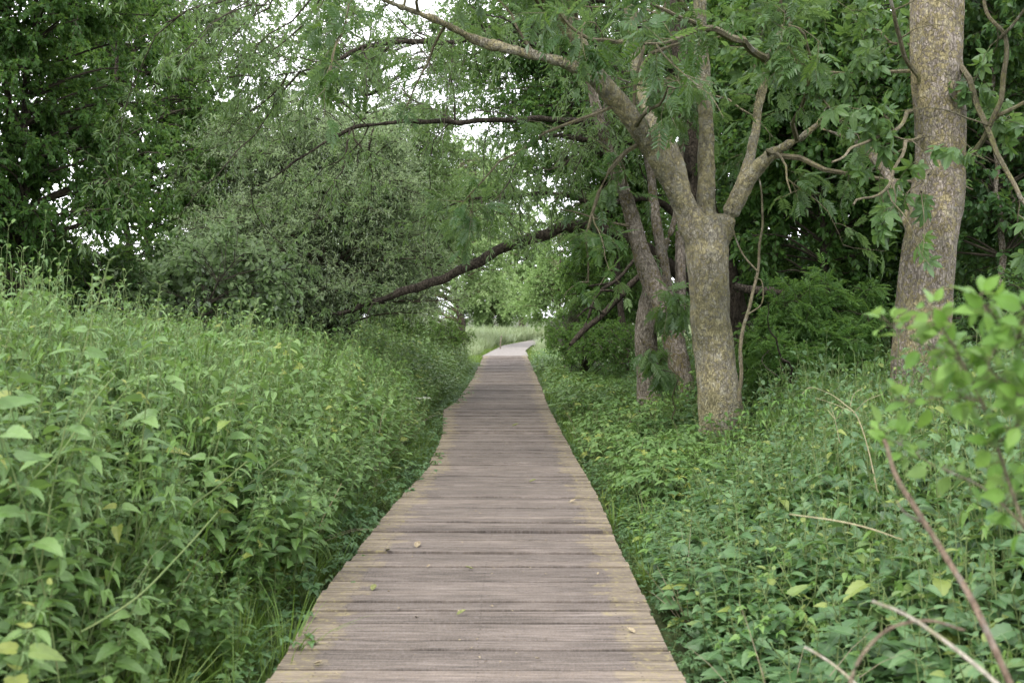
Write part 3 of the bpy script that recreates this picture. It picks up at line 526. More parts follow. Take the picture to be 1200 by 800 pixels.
def crown_tree(name, label, cat, base, crowns, leafk, lsize, lmat, bmat='b_dark', nclump=120, twigs=16, nleaf=12, tlen=.45, r0=.12, group=None, droop=.3, stems=1, gap=.0, twmat='twigdark', base_rnd=.5, hang=0., lean=None, bsd=.16, br=.022, low=None):
    """base (px,py,d) ; crowns [(px,py,d, rx,ry,rz in metres)] : limbs reach clumps spread through the crown volume, clumps carry twigs, twigs carry leaves"""
    b = at(*base[:2], base[2]); b[2] = terrain(b[0], b[1])-.05; th = thing(name, b, label, cat, group); vol = np.array([c[3]*c[4]*c[5] for c in crowns]); vol = vol/vol.sum(); cl = []
    sd_ = random.random()*50
    for c, w in zip(crowns, vol):
        cc = at(*c[:3]); k = 0; n = int(nclump*w)+1
        while k < n:
            v = norm(RG.normal(0, 1, 3))*RG.random()**.42; q = cc+v*np.array(c[3:6])
            if q[2] < GZ+.1: continue
            if gap and mnoise.noise(Vector(q*.75+sd_)) < gap-.35: continue
            cl.append(q); k += 1
    cl = np.array(cl); top = cl[:, 2].max(); ctr = cl.mean(0); limbs = []
    tr = []
    for s in range(stems):
        e = ctr+RG.normal(0, .25, 3)*np.array([1, 1, 0])*stems; e[2] = b[2]+(top-b[2])*.9; o0 = b+np.array([RG.normal(0, .12), RG.normal(0, .1), 0])*(stems > 1)
        P = np.array([[*(o0*(1-t)+e*t+np.array([math.sin(t*5+s)*.12, math.cos(t*4+s)*.1, 0])*(t > 0)), r0*(1-.85*t)*(1.35 if t == 0 else 1)] for t in np.linspace(0, 1, 8)]); tr.append(wiggle(catmull(P, 3), .12, s))
    T = np.concatenate(tr); brs = []
    for q in cl:
        f = np.clip((q[2]-b[2])*.8, .2, None); cand = T[T[:, 2] < q[2]-.12*np.linalg.norm(q[:2]-ctr[:2])]
        if len(cand) == 0: cand = T[:2]
        s = cand[np.argmin(np.linalg.norm(cand[:, :3]-q, axis=1))]; mid = (s[:3]+q)/2+np.array([0, 0, .12])*np.linalg.norm(q-s[:3])+RG.normal(0, .08, 3); rr = min(s[3]*.5, br)
        brs.append(np.c_[catmull(np.array([s[:3], mid, q]), 4), np.linspace(rr, .006, 9)])
    At = Acc()
    for x in tr: tubes(At, x[None, :, :3], x[None, :, 3], 0, 10)
    At.build('trunk', [bmat], th, True)
    B = np.array(brs); Ab = Acc(); Al = Acc(); tubes(Ab, B[:, :, :3], B[:, :, 3], 0, 4)
    n = len(cl)*twigs; bi = np.repeat(np.arange(len(cl)), twigs); ti = RG.uniform(4.5, 8, n); i = np.minimum(ti.astype(int), 7); fr = (ti-i)[:, None]
    org = B[bi, i, :3]*(1-fr)+B[bi, i+1, :3]*fr; twig_leaves(Ab, Al, org, norm(B[bi, i+1, :3]-B[bi, i, :3]), tlen, leafk, lsize, nleaf, droop, .1, .004, None, base_rnd, bsd, .6, hang)
    Ab.build('branchwork', [twmat], th); Al.build('foliage', [lmat], th); return th
# --- big ash
b = at(846, 560, 11); b[2] = GZ-.1
ash = thing('ash_tree', b, 'stout lichen-speckled ash trunk forking into three limbs just right of the path', 'tree')
T0 = limb([(852, 590, 11, .40), (849, 545, 11, .33), (846, 490, 11, .262), (839, 430, 11, .232), (833, 380, 11, .222), (831, 330, 11, .228), (828, 285, 11, .25), (824, 255, 11, .20)])
LA = limb([(826, 300, 11, .17), (806, 250, 10.9, .19), (783, 205, 10.8, .175), (757, 165, 10.7, .16), (730, 125, 10.5, .145), (706, 98, 10.3, .13), (684, 60, 10.1, .10), (655, 15, 9.9, .085), (628, -50, 9.6, .07), (590, -160, 9.2, .04)])
LA2 = limb([(800, 225, 10.9, .09), (786, 180, 11.1, .10), (768, 140, 11.3, .095), (752, 100, 11.5, .085), (742, 50, 11.7, .075), (735, -20, 12, .06), (725, -150, 12.4, .03)])
LB = limb([(828, 300, 11, .12), (828, 240, 11, .105), (828, 180, 11.1, .10), (826, 120, 11.1, .09), (822, 60, 11.2, .085), (820, 0, 11.3, .075), (816, -150, 11.6, .04)])
LC = limb([(832, 300, 11, .13), (850, 262, 11, .135), (868, 225, 10.9, .125), (886, 198, 10.8, .105), (912, 176, 10.7, .085), (938, 162, 10.6, .06), (962, 140, 10.5, .04), (975, 100, 10.4, .02)])
LC2 = limb([(862, 235, 11, .075), (876, 195, 11.1, .07), (884, 160, 11.2, .06), (890, 120, 11.3, .05), (905, 60, 11.5, .045), (925, 10, 11.7, .04), (940, -90, 12, .02)])
LD = limb([(708, 102, 10.3, .08), (680, 82, 10.1, .06), (640, 68, 9.9, .052), (600, 58, 9.8, .046), (560, 48, 9.7, .042), (525, 30, 9.5, .036), (490, 15, 9.3, .03), (450, 0, 9.1, .024), (380, -30, 8.8, .015)])
LE2 = limb([(905, 60, 9.5, .035), (893, 68, 8.6, .032), (868, 48, 8., .03), (838, 36, 7.6, .026), (812, 38, 7.3, .018), (780, 50, 7, .012), (755, 52, 6.8, .008)])
LE3 = limb([(838, 36, 7.6, .018), (805, 20, 7.4, .015), (780, 8, 7.3, .012), (740, 0, 7.2, .008)])
LF = limb([(742, 60, 10.5, .03), (735, 52, 9, .022), (700, 46, 8.2, .016), (680, 38, 8, .012), (655, 14, 7.8, .008)])
LG = limb([(928, 75, 11., .03), (927, 40, 10.8, .026), (915, 0, 10.6, .02), (905, -60, 10.5, .01)])
LA[6:, 3] *= .72; LA[:6, 3] *= .9; LC[6:, 3] *= .72; LB[:, 3] *= .92; T0[:, 3] *= .96
big = [T0, LA, LA2, LB, LC, LC2, LD]
solid_limbs(big, 'trunk', 'b_ash', ash, .019, .015, [(at(838, 300, 10.75), .10, .03), (at(835, 365, 10.8), .08, .03), (at(842, 440, 10.75), .06, .02), (at(770, 200, 10.6), .07, .02)])
small = [wiggle(x, .05, i) for i, x in enumerate([LE2, LE3, LF, LG])]
br1 = side_branches([LA, LA2, LB, LC, LC2], 2.3, 2.5, .03, droop=.06, up=.1, tmin=.3, outward=(-.1, -.75, .0)) + side_branches([LD], 2.6, 1.6, .016, droop=.05, up=-.05)+small
br1 += side_branches([LB, LA2, LC2], .8, 2.2, .025, droop=.0, up=.3, tmin=.5)
br2 = side_branches(br1, 1.1, .9, .010, droop=.15, up=.0, tmin=.25)
Ab = Acc(); Al = Acc()
for x in br1+br2: tubes(Ab, x[None, :, :3], x[None, :, 3], 0, 6)
def clear(c, rad=.0): 
    return None
def keep_ash(o):  # keep the stem and the fork in view: no sprays hanging right in front of it
    k = (o[:, 1] < 10.7); px = 600+F*o[:, 0]/o[:, 1]; py = 370-F*(o[:, 2]-H)/o[:, 1]
    dl = np.abs((px-700)*.836-(py-95)*.549); onl = (o[:, 1] < 10.9) & (dl < 52) & (py > 85) & (py < 275) & (px < 830)
    return ~(onl & (RG.random(len(o)) < .9)) & ~(k & (px > 770) & (px < 890) & (py > 170) & (RG.random(len(o)) < .7)) & ~(k & (px > 775) & (px < 890) & (py > 250)) & ~((py > 330) & (px < 780)) 
sprays(Ab, Al, br2, 8.5, .35, 'ash_near', .22, 4, droop=.12, keep=keep_ash, base=.56, tmin=.1, lup=.7, hang=.0)
sprays(Ab, Al, br1, 6.0, .38, 'ash', .22, 5, droop=.12, keep=keep_ash, tmin=.4, base=.5, lup=.5, hang=.25)
Ab.build('branchwork', ['twig'], ash); Al.build('foliage', ['ash'], ash)
# --- leaning multi-stem tree behind
b = at(775, 470, 15); b[2] = GZ-.1
mt = thing('maple_tree', b, 'slender many-stemmed tree leaning left, close behind the stout ash', 'tree')
S1 = limb([(765, 500, 15, .24), (761, 450, 15, .19), (757, 405, 15, .17), (760, 360, 15, .16), (763, 335, 15, .14), (752, 300, 14.9, .12), (745, 270, 14.8, .11)])
S2 = limb([(812, 510, 14.6, .2), (800, 450, 14.6, .17), (790, 400, 14.6, .165), (778, 362, 14.6, .155), (762, 325, 14.6, .15), (750, 290, 14.6, .14), (738, 245, 14.5, .11), (722, 200, 14.3, .095), (708, 160, 14.2, .08), (690, 90, 14, .07), (670, 0, 13.7, .05), (660, -120, 13.5, .03)])
S3 = limb([(790, 395, 14.7, .08), (783, 345, 14.9, .09), (776, 300, 15, .085), (768, 250, 15.1, .08), (762, 200, 15.2, .07), (750, 120, 15.3, .06), (745, 0, 15.5, .04)])
S4 = limb([(765, 350, 15, .06), (775, 300, 15.3, .06), (790, 260, 15.4, .05), (797, 200, 15.5, .05), (800, 100, 15.6, .04)])
S5 = limb([(800, 440, 14.8, .06), (796, 390, 15.2, .09), (798, 330, 15.3, .085), (797, 270, 15.5, .07)])
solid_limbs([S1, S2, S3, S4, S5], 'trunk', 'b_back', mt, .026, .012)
br1 = side_branches([S2, S3, S4], .9, 2.2, .025, droop=.04, up=.1, tmin=.35); br2 = side_branches(br1, 1.0, .8, .01, droop=.1, tmin=.2)
Ab = Acc(); Al = Acc()
for x in br1+br2: tubes(Ab, x[None, :, :3], x[None, :, 3], 0, 5)
sprays(Ab, Al, br1+br2, 4.5, .4, 'ash', .26, 5, droop=.2, hang=.2); Ab.build('branchwork', ['twig'], mt); Al.build('foliage', ['ash'], mt)
# --- right-hand trunk
b = at(1076, 560, 9); b[2] = GZ-.1
rt = thing('sycamore_tree', b, 'thick straight grey trunk with ochre lichen behind the bright shrub at right', 'tree')
R0 = limb([(1070, 620, 9, .36), (1073, 555, 9, .28), (1075, 490, 9, .255), (1078, 420, 9, .24), (1083, 350, 9, .24), (1089, 300, 9, .235), (1096, 250, 9, .228), (1101, 200, 9, .215), (1102, 150, 9, .218), (1098, 90, 9, .225), (1097, 30, 9, .22), (1095, -60, 9, .2), (1090, -250, 9, .14)])
R1 = limb([(1085, 300, 9.1, .06), (1066, 262, 9.2, .06), (1052, 228, 9.3, .055), (1030, 190, 9.5, .045), (1000, 165, 9.8, .035), (960, 150, 10, .02)])
R2 = limb([(1120, 110, 9, .05), (1122, 85, 8.95, .05), (1124, 30, 8.9, .045), (1130, -60, 8.8, .03)])
solid_limbs([R0, R1, R2], 'trunk', 'b_grey', rt, .018, .012, [(at(1083, 70, 8.8), .05, .02), (at(1114, 80, 8.8), .07, .035), (at(1078, 320, 8.8), .05, .02), (at(1107, 110, 8.8), .06, .02)])
tw = [limb([(1125, 195, 8.9, .026), (1150, 165, 8.6, .024), (1170, 120, 8.4, .022), (1177, 80, 8.3, .02), (1174, 40, 8.3, .017), (1158, 15, 8.3, .014), (1150, -40, 8.3, .01)]),
      limb([(1172, 45, 8.3, .014), (1190, 30, 8.2, .012), (1215, -10, 8.1, .01)]), limb([(1165, 140, 8.5, .018), (1200, 120, 8.3, .016), (1260, 90, 8.1, .01)]),
      limb([(1078, 95, 8.9, .022), (1062, 60, 8.7, .02), (1048, 20, 8.5, .016), (1040, -40, 8.4, .01)]),
      limb([(1068, 130, 8.9, .02), (1050, 150, 8.4, .016), (1010, 170, 7.9, .012), (975, 190, 7.6, .008)]), limb([(1080, 160, 8.9, .02), (1060, 170, 8.3, .016), (1040, 215, 7.8, .012), (1000, 240, 7.5, .008)]),
      limb([(1090, 200, 8.8, .018), (1085, 205, 8.2, .012), (1080, 225, 7.9, .008)]), limb([(1110, 40, 9, .03), (1180, 200, 8.3, .02), (1220, 260, 8, .012)])]
tw = [wiggle(x, .05, i+3) for i, x in enumerate(tw)]
tw2 = side_branches(tw, 2.2, .7, .008, droop=.15, up=-.1, tmin=.2); tw3 = side_branches([R0, R1], .8, 2.0, .02, droop=.1, up=0, tmin=.6, outward=(0, .2, 0))
def keep_r(o):
    px = 600+F*o[:, 0]/o[:, 1]; py = 370-F*(o[:, 2]-H)/o[:, 1]; return ~((o[:, 1] < 8.9) & (px > 1055) & (px < 1140) & ((py < 170) | (py > 290))) & (py < 300)
Ab = Acc(); Al = Acc()
for x in tw+tw2+tw3: tubes(Ab, x[None, :, :3], x[None, :, 3], 0, 6)
sprays(Ab, Al, tw2+tw3, 8.5, .3, 'palm', .18, 5, droop=.2, keep=keep_r, base=.55, hang=.45, lup=.4, tmin=.2)
sprays(Ab, Al, tw3, 4, .4, 'oval', .11, 8, droop=.2, keep=keep_r, base=.55, hang=.3); Ab.build('branchwork', ['twig'], rt); Al.build('foliage', ['broad'], rt)
# --- arching willow
b = at(862, 450, 17); b[2] = GZ-.1
wt = thing('willow_tree', b, 'dark-barked willow with long limbs arching left over the boardwalk', 'tree')
W0 = limb([(865, 520, 17, .42), (862, 430, 17, .36), (855, 370, 17, .32), (845, 320, 16.8, .28), (830, 270, 16.6, .25), (815, 200, 16.4, .2), (800, 100, 16.2, .16), (790, -60, 16, .1)])
W1 = limb([(858, 400, 17, .16), (815, 340, 16.4, .13), (772, 303, 15.8, .11), (738, 280, 15.4, .095), (700, 268, 15.1, .09), (665, 266, 15, .088), (630, 276, 15, .088), (590, 293, 15, .084), (550, 310, 14.9, .08), (515, 327, 14.9, .072), (480, 340, 14.8, .062), (440, 354, 14.8, .05), (400, 364, 14.8, .035), (365, 366, 14.8, .02)])
W2 = limb([(835, 290, 16.7, .12), (780, 240, 16, .10), (740, 235, 15.5, .085), (700, 236, 15.2, .075), (650, 228, 15, .06), (600, 230, 14.8, .05), (550, 235, 14.6, .04), (510, 248, 14.5, .028), (480, 262, 14.4, .015)])
W3 = limb([(820, 215, 16.5, .11), (760, 160, 15.5, .10), (700, 145, 15, .085), (620, 140, 14.4, .075), (560, 142, 14, .068), (500, 143, 13.7, .062), (450, 143, 13.5, .055), (415, 152, 13.4, .048), (375, 172, 13.4, .04), (335, 196, 13.3, .032), (300, 220, 13.3, .024), (265, 248, 13.3, .012)])
W4 = limb([(810, 160, 16.3, .10), (740, 90, 15, .085), (660, 60, 14, .07), (580, 48, 13.4, .06), (500, 50, 13, .055), (430, 55, 12.7, .048), (380, 75, 12.5, .04), (330, 90, 12.3, .032), (270, 92, 12.2, .024), (200, 100, 12, .014)])
W5 = limb([(800, 100, 16.2, .09), (740, 20, 15, .075), (660, -10, 14, .06), (560, -30, 13, .05), (440, -30, 12, .04), (300, -10, 11.4, .03), (180, 30, 11, .018)])
W6 = limb([(765, 160, 15.6, .05), (720, 170, 15, .05), (690, 165, 14.8, .045), (650, 158, 14.6, .035), (600, 175, 14.4, .02)])
solid_limbs([W0], 'trunk', 'b_dark', wt, .03, .012)
for x in (W2, W3, W4, W5): x[:, 3] *= .6
for x, i in ((W1, 1), (W2, 2), (W3, 3), (W4, 4), (W5, 5), (W6, 6)): x[:] = wiggle(x, .055, i); solid_limbs([x], 'limb', 'b_dark', wt, .02 if i == 1 else .018, .008)
up1 = side_branches([W3, W4, W5], 2.0, 2.1, .016, droop=.07, up=.0, tmin=.15, wob=.24)
lo1 = side_branches([W1], .95, 1.2, .014, droop=.1, up=.25, tmin=.35)+side_branches([W2, W6], 1.3, 1.6, .016, droop=.1, up=.1, tmin=.25)
wb = up1+lo1; wb2 = side_branches(wb, 1.2, .9, .008, droop=.12, tmin=.2)
Ab = Acc(); Al = Acc()
for x in wb+wb2: tubes(Ab, x[None, :, :3], x[None, :, 3], 0, 5)
def keep_w(o):
    px = 600+F*o[:, 0]/o[:, 1]; py = 370-F*(o[:, 2]-H)/o[:, 1]; return ~((py > 285) & (px > 480) & (px < 700)) & (py < 372)
sprays(Ab, Al, wb+wb2, 6.2, .48, 'narrow', .10, 16, droop=.25, keep=keep_w, hang=.3, base=.5)
sprays(Ab, Al, [W1, W2, W6], 7, .5, 'narrow', .11, 16, droop=.2, up=.4, tmin=.3, keep=keep_w, hang=.2, base=.5)
Ab.build('branchwork', ['twigdark'], wt); Al.build('foliage', ['willow'], wt)
# --- left bank
crown_tree('alder_tree', 'dark green broad-leaved tree filling the upper left corner', 'tree', (20, 380, 12), [(10, 60, 12, 2.0, 1.6, 2.6), (40, 225, 12, 1.5, 1.3, 1.2), (-90, 150, 11, 1.4, 1.4, 2.4), (-20, -90, 11.5, 2.2, 1.8, 1.6)], 'round', .062, 'dark', nclump=380, twigs=18, nleaf=17, tlen=.42, stems=3, r0=.07, hang=.35)
crown_tree('alder_tree', 'mid green tree with sky showing through, right of the dark corner tree', 'tree', (160, 380, 17), [(165, 215, 17, 1.5, 1.4, 2.0), (120, 60, 17, 1.5, 1.4, 1.8), (215, 130, 18, 1.0, 1.2, 1.5)], 'diamond', .09, 'dark', nclump=190, twigs=13, nleaf=12, stems=2, r0=.09, gap=.30, base_rnd=.72, hang=.2)
crown_tree('poplar_tree', 'pale green feathery tree standing behind the silvery willow', 'tree', (250, 380, 26), [(260, 215, 26, 1.8, 1.5, 2.6), (200, 120, 27, 1.4, 1.4, 2.0), (330, 260, 27, 1.6, 1.4, 1.5)], 'diamond', .11, 'willow', nclump=170, twigs=13, nleaf=12, r0=.12, gap=.3, base_rnd=.75, tlen=.5)
crown_tree('willow_tree', 'rounded silvery willow rising from the nettles left of centre', 'tree', (370, 380, 17), [(370, 280, 17, 2.1, 1.3, 1.5), (430, 240, 17, 1.5, 1.2, 1.2), (290, 300, 16.5, 1.5, 1.2, 1.1), (460, 320, 17, 1.2, 1.1, .8), (380, 345, 16.5, 2.4, .9, .5), (340, 190, 17, 1.6, 1.0, 1.3), (440, 190, 17.5, 1.2, 1.0, 1.0), (245, 230, 17.5, 1.0, 1.0, 1.2)], 'silver', .08, 'silver', nclump=620, twigs=17, nleaf=15, stems=4, r0=.08, droop=.1, base_rnd=.72, tlen=.5)
crown_tree('sallow_bush', 'grey-green leafy bush behind the nettles below the corner tree gap', 'bush', (215, 385, 14), [(225, 320, 14, 1.0, .8, .7), (290, 340, 14, .9, .7, .5), (175, 350, 14, .8, .7, .5)], 'oval', .085, 'silver', nclump=110, twigs=12, nleaf=9, stems=3, r0=.03, base_rnd=.3, tlen=.35)
crown_tree('hedge_bush', 'dark low bush under the corner tree at the back of the nettles', 'bush', (70, 385, 13.5), [(50, 310, 13.5, 1.5, .8, .75), (150, 325, 14, 1.0, .8, .6), (-60, 300, 13, 1.2, .8, 1.0), (110, 350, 15, 2.2, .7, .6), (260, 358, 19, 2.2, .7, .6)], 'diamond', .08, 'wood', nclump=260, twigs=13, nleaf=10, stems=4, r0=.03, base_rnd=.6, tlen=.35)
crown_tree('willow_tree', 'green willow beneath the arching limb where the left bank meets the path', 'tree', (470, 385, 27), [(470, 300, 27, 1.9, 1.5, 1.4), (520, 240, 28, 1.5, 1.3, 1.5), (430, 190, 29, 1.8, 1.4, 1.6)], 'silver', .11, 'willow', nclump=210, twigs=14, nleaf=13, stems=2, r0=.09, base_rnd=.62, gap=.28, hang=.3, tlen=.55)
crown_tree('hawthorn_bush', 'green bush at the left edge of the boardwalk near its far end', 'bush', (515, 400, 25), [(500, 396, 25, .9, 1.2, .45), (530, 392, 28, .6, 1.0, .4), (462, 385, 24, 1.0, 1.0, .5)], 'diamond', .06, 'fresh', nclump=120, twigs=13, nleaf=12, stems=3, r0=.03, base_rnd=.35, tlen=.3)
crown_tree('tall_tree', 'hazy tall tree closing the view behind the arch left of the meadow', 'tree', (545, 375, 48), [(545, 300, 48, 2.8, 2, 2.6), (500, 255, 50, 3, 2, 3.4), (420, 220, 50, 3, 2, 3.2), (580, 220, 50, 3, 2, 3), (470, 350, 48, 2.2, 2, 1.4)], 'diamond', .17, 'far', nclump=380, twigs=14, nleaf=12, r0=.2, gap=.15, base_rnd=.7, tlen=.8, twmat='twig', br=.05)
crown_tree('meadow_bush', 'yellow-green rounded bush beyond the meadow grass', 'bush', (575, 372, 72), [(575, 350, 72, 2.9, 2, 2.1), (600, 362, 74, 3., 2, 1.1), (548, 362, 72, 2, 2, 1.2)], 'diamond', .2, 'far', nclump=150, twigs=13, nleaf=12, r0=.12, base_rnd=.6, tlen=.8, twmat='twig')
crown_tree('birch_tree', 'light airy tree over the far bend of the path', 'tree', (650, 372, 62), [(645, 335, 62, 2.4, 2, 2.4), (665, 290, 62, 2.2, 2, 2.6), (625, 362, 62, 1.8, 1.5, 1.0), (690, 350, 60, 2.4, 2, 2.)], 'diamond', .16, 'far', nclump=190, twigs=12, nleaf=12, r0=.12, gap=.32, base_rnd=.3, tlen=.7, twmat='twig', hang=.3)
for i, (px, py, d_, s_, lab) in enumerate([(440, 300, 95, 6, 'leftmost pale tree in the distant row'), (610, 290, 100, 5.5, 'middle pale tree in the distant row above the path end'), (760, 300, 95, 7, 'rightmost pale tree in the distant row')]):
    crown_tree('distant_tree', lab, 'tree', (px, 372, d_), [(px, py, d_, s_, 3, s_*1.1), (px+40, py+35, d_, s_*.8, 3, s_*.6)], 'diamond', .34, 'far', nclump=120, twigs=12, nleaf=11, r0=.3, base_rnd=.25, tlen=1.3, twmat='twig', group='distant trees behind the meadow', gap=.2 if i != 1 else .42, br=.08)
crown_tree('tall_tree', 'high open crown closing the sky above the silvery willow', 'tree', (400, 375, 24), [(410, 70, 24, 2.6, 1.2, 2.0), (300, 170, 25, 2.0, 1.2, 1.4), (530, 110, 24, 2.2, 1.4, 2.0), (470, 200, 25, 1.8, 1.4, 1.4)], 'diamond', .085, 'willow', nclump=300, twigs=13, nleaf=11, r0=.12, gap=.30, br=.011, base_rnd=.72, tlen=.5, hang=.3)
crown_tree('tall_tree', 'second high open crown spreading over the left alders', 'tree', (230, 375, 22), [(225, 60, 22, 2.0, 1.2, 1.8), (330, 10, 22, 1.6, 1.2, 1.2), (130, 20, 22, 2.0, 1.2, 1.4)], 'diamond', .085, 'willow', nclump=120, twigs=13, nleaf=11, r0=.11, gap=.33, br=.011, base_rnd=.7, tlen=.5, hang=.3)
# --- right bank
crown_tree('hawthorn_tree', 'dense green tree over the right edge of the path under the arch', 'tree', (715, 400, 26), [(700, 300, 26, 1.3, 1.4, 1.5), (730, 350, 24, 1.1, 1.4, 1.1), (685, 330, 28, .7, 1.2, 1.0), (750, 260, 25, 1.4, 1.4, 1.6)], 'diamond', .075, 'dark', nclump=280, twigs=15, nleaf=13, stems=2, r0=.08, base_rnd=.62, tlen=.42)
crown_tree('bramble_bush', 'dark green bushy mound beside the right edge of the far boardwalk', 'bush', (670, 410, 23), [(672, 398, 23, .75, 1.3, .45), (655, 395, 29, .6, 1.5, .5), (720, 405, 20, 1.0, 1.2, .5), (700, 380, 26, 1., 1.3, .7)], 'diamond', .06, 'dark', nclump=190, twigs=13, nleaf=12, stems=3, r0=.02, base_rnd=.7, tlen=.28)
woods = [
 ('woodland_tree', 'slim pole-stemmed tree right of the thick grey trunk', (1162, 420, 13), [(1165, 60, 13, 1.4, 1.1, 1.6), (1200, 240, 13.5, 1.4, 1.0, 1.1)], .065, 110, 1),
 ('woodland_tree', 'dark tree at the right margin behind the slim pole-stemmed one', (1215, 420, 15), [(1215, 140, 15, 1.8, 1.2, 2.2), (1190, 330, 15, 1.6, 1.0, .9)], .07, 170, 1),
 ('woodland_tree', 'shaded tree filling the gap between ash and grey trunk', (960, 430, 16), [(960, 200, 16, 2.0, 1.2, 1.9), (1000, 60, 16, 2.2, 1.3, 1.8), (920, 80, 16.5, 1.8, 1.2, 1.8)], .10, 330, 0),
 ('woodland_tree', 'dark tree close behind the fork of the ash', (900, 430, 19), [(880, 160, 19, 2.2, 1.3, 2.2), (800, 60, 19, 2.4, 1.3, 2.2), (900, 330, 19, 2., 1.2, 1.2)], .09, 360, 0),
 ('woodland_tree', 'dark tree whose crown meets the thick grey trunk from behind', (1060, 430, 18), [(1060, 150, 18, 2.2, 1.3, 2.2), (1050, 330, 18, 2.2, 1.2, 1.3), (1140, 280, 19, 2.0, 1.3, 1.8)], .06, 380, 1),
 ('woodland_tree', 'large crown rising above and left behind the leaning stems', (735, 420, 22), [(690, 140, 22, 2.4, 1.5, 2.3), (620, 60, 22, 2.2, 1.5, 1.9), (740, 220, 22, 1.8, 1.3, 1.6)], .09, 340, 0)]
for i, (nm, lab, bs, cr, rr, nc, st) in enumerate(woods):
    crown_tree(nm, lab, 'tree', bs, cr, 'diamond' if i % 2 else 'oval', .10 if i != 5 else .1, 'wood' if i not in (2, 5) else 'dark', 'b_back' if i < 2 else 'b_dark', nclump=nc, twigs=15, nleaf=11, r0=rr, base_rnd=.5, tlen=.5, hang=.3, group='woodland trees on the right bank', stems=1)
# overhead crown of the wood, higher than the picture, that shades the right bank
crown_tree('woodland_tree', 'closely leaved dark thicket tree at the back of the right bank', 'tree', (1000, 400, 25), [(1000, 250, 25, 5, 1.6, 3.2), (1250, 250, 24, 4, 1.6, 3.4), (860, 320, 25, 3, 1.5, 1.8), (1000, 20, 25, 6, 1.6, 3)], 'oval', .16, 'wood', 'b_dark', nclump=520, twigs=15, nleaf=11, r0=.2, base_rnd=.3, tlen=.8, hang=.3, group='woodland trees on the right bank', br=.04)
crown_tree('elder_bush', 'leafy elder bush between the ash and the thick grey trunk', 'bush', (935, 480, 12.5), [(960, 385, 12.8, .9, .6, .6), (935, 410, 12.5, .75, .6, .45), (985, 430, 12.5, .6, .6, .4), (900, 440, 12.8, .4, .5, .35)], 'ash', .2, 'dark', nclump=150, twigs=9, nleaf=5, stems=4, r0=.025, base_rnd=.75, tlen=.3, hang=.1, group='bushes under the right bank trees')
crown_tree('privet_bush', 'dark small-leaved bush filling the shade left of the thick grey trunk', 'bush', (1010, 490, 14), [(1010, 400, 14, .9, .7, .6), (960, 380, 15, 1.0, .7, .6), (1040, 440, 13.5, .7, .6, .4)], 'diamond', .06, 'wood', nclump=130, twigs=13, nleaf=11, stems=4, r0=.025, base_rnd=.6, tlen=.3, group='bushes under the right bank trees')
crown_tree('holly_bush', 'dark bush at the right margin behind the bright shrub', 'bush', (1160, 490, 12), [(1160, 400, 12, .8, .7, .55), (1220, 380, 12, .8, .7, .8), (1130, 440, 11.5, .5, .5, .35)], 'diamond', .065, 'wood', nclump=130, twigs=13, nleaf=11, stems=4, r0=.025, base_rnd=.65, tlen=.3, group='bushes under the right bank trees')
crown_tree('ash_sapling', 'young ash sapling with drooping leaflets at the foot of the leaning stems', 'sapling', (775, 470, 12.5), [(768, 420, 12.5, .2, .15, .2), (790, 350, 12.2, .25, .15, .25)], 'ash_near', .24, 'ash', 'twig', nclump=7, twigs=4, nleaf=4, stems=1, r0=.012, base_rnd=.8, tlen=.2, hang=.5, br=.006)
# --- dead boughs in the shade
def stick(name, label, cat, pts, mat, forks=(), group=None, amp=.03):
    Ls = [wiggle(limb(pts), amp, 2)]+[wiggle(limb(f), amp*.6, 5) for f in forks]; o = Acc()
    base = Ls[0][0, :3]; e = thing(name, base, label, cat, group)
    for i, x in enumerate(Ls):
        q = Acc(); nd = 1+.12*np.abs(np.sin(np.arange(len(x))*1.9+i)); tubes(q, x[None, :, :3], (x[:, 3]*nd)[None], 0, 8); q.build('stem' if i == 0 else 'side_shoot', [mat], e, True)
    return e
stick('fallen_bough', 'dark dead bough slanting down left of the leaning stems', 'fallen branch', [(755, 315, 19, .05), (730, 345, 19, .06), (705, 370, 18.8, .055), (680, 392, 18.5, .05), (668, 404, 18.3, .03)], 'b_dark', [[(730, 345, 19, .03), (712, 340, 18.8, .02), (690, 345, 18.6, .012)], [(708, 368, 18.8, .03), (690, 360, 18.6, .02), (676, 372, 18.5, .01)]])
stick('fallen_bough', 'thinner dead bough lying above the slanting dark one', 'fallen branch', [(760, 285, 20, .03), (725, 325, 19.8, .035), (700, 345, 19.6, .03), (684, 385, 19.4, .02)], 'b_dark', [[(720, 330, 19.8, .02), (690, 335, 19.6, .01)]])
stick('fallen_bough', 'mossy dark bough lying horizontally right of the ash trunk', 'fallen branch', [(860, 335, 13.5, .05), (900, 342, 13.5, .06), (940, 350, 13.6, .05), (985, 356, 13.8, .03)], 'b_dark')
stick('thin_shoot', 'thin crooked pale shoot standing just right of the ash trunk', 'shoot', [(866, 470, 10.3, .02), (870, 400, 10.3, .018), (880, 350, 10.3, .016), (890, 315, 10.3, .014), (893, 260, 10.3, .011), (890, 210, 10.3, .007)], 'twig', [[(888, 318, 10.3, .009), (872, 300, 10.3, .008), (860, 270, 10.3, .006)], [(876, 370, 10.3, .008), (893, 355, 10.2, .007), (893, 330, 10.2, .006), (884, 325, 10.2, .004)]], amp=.05)
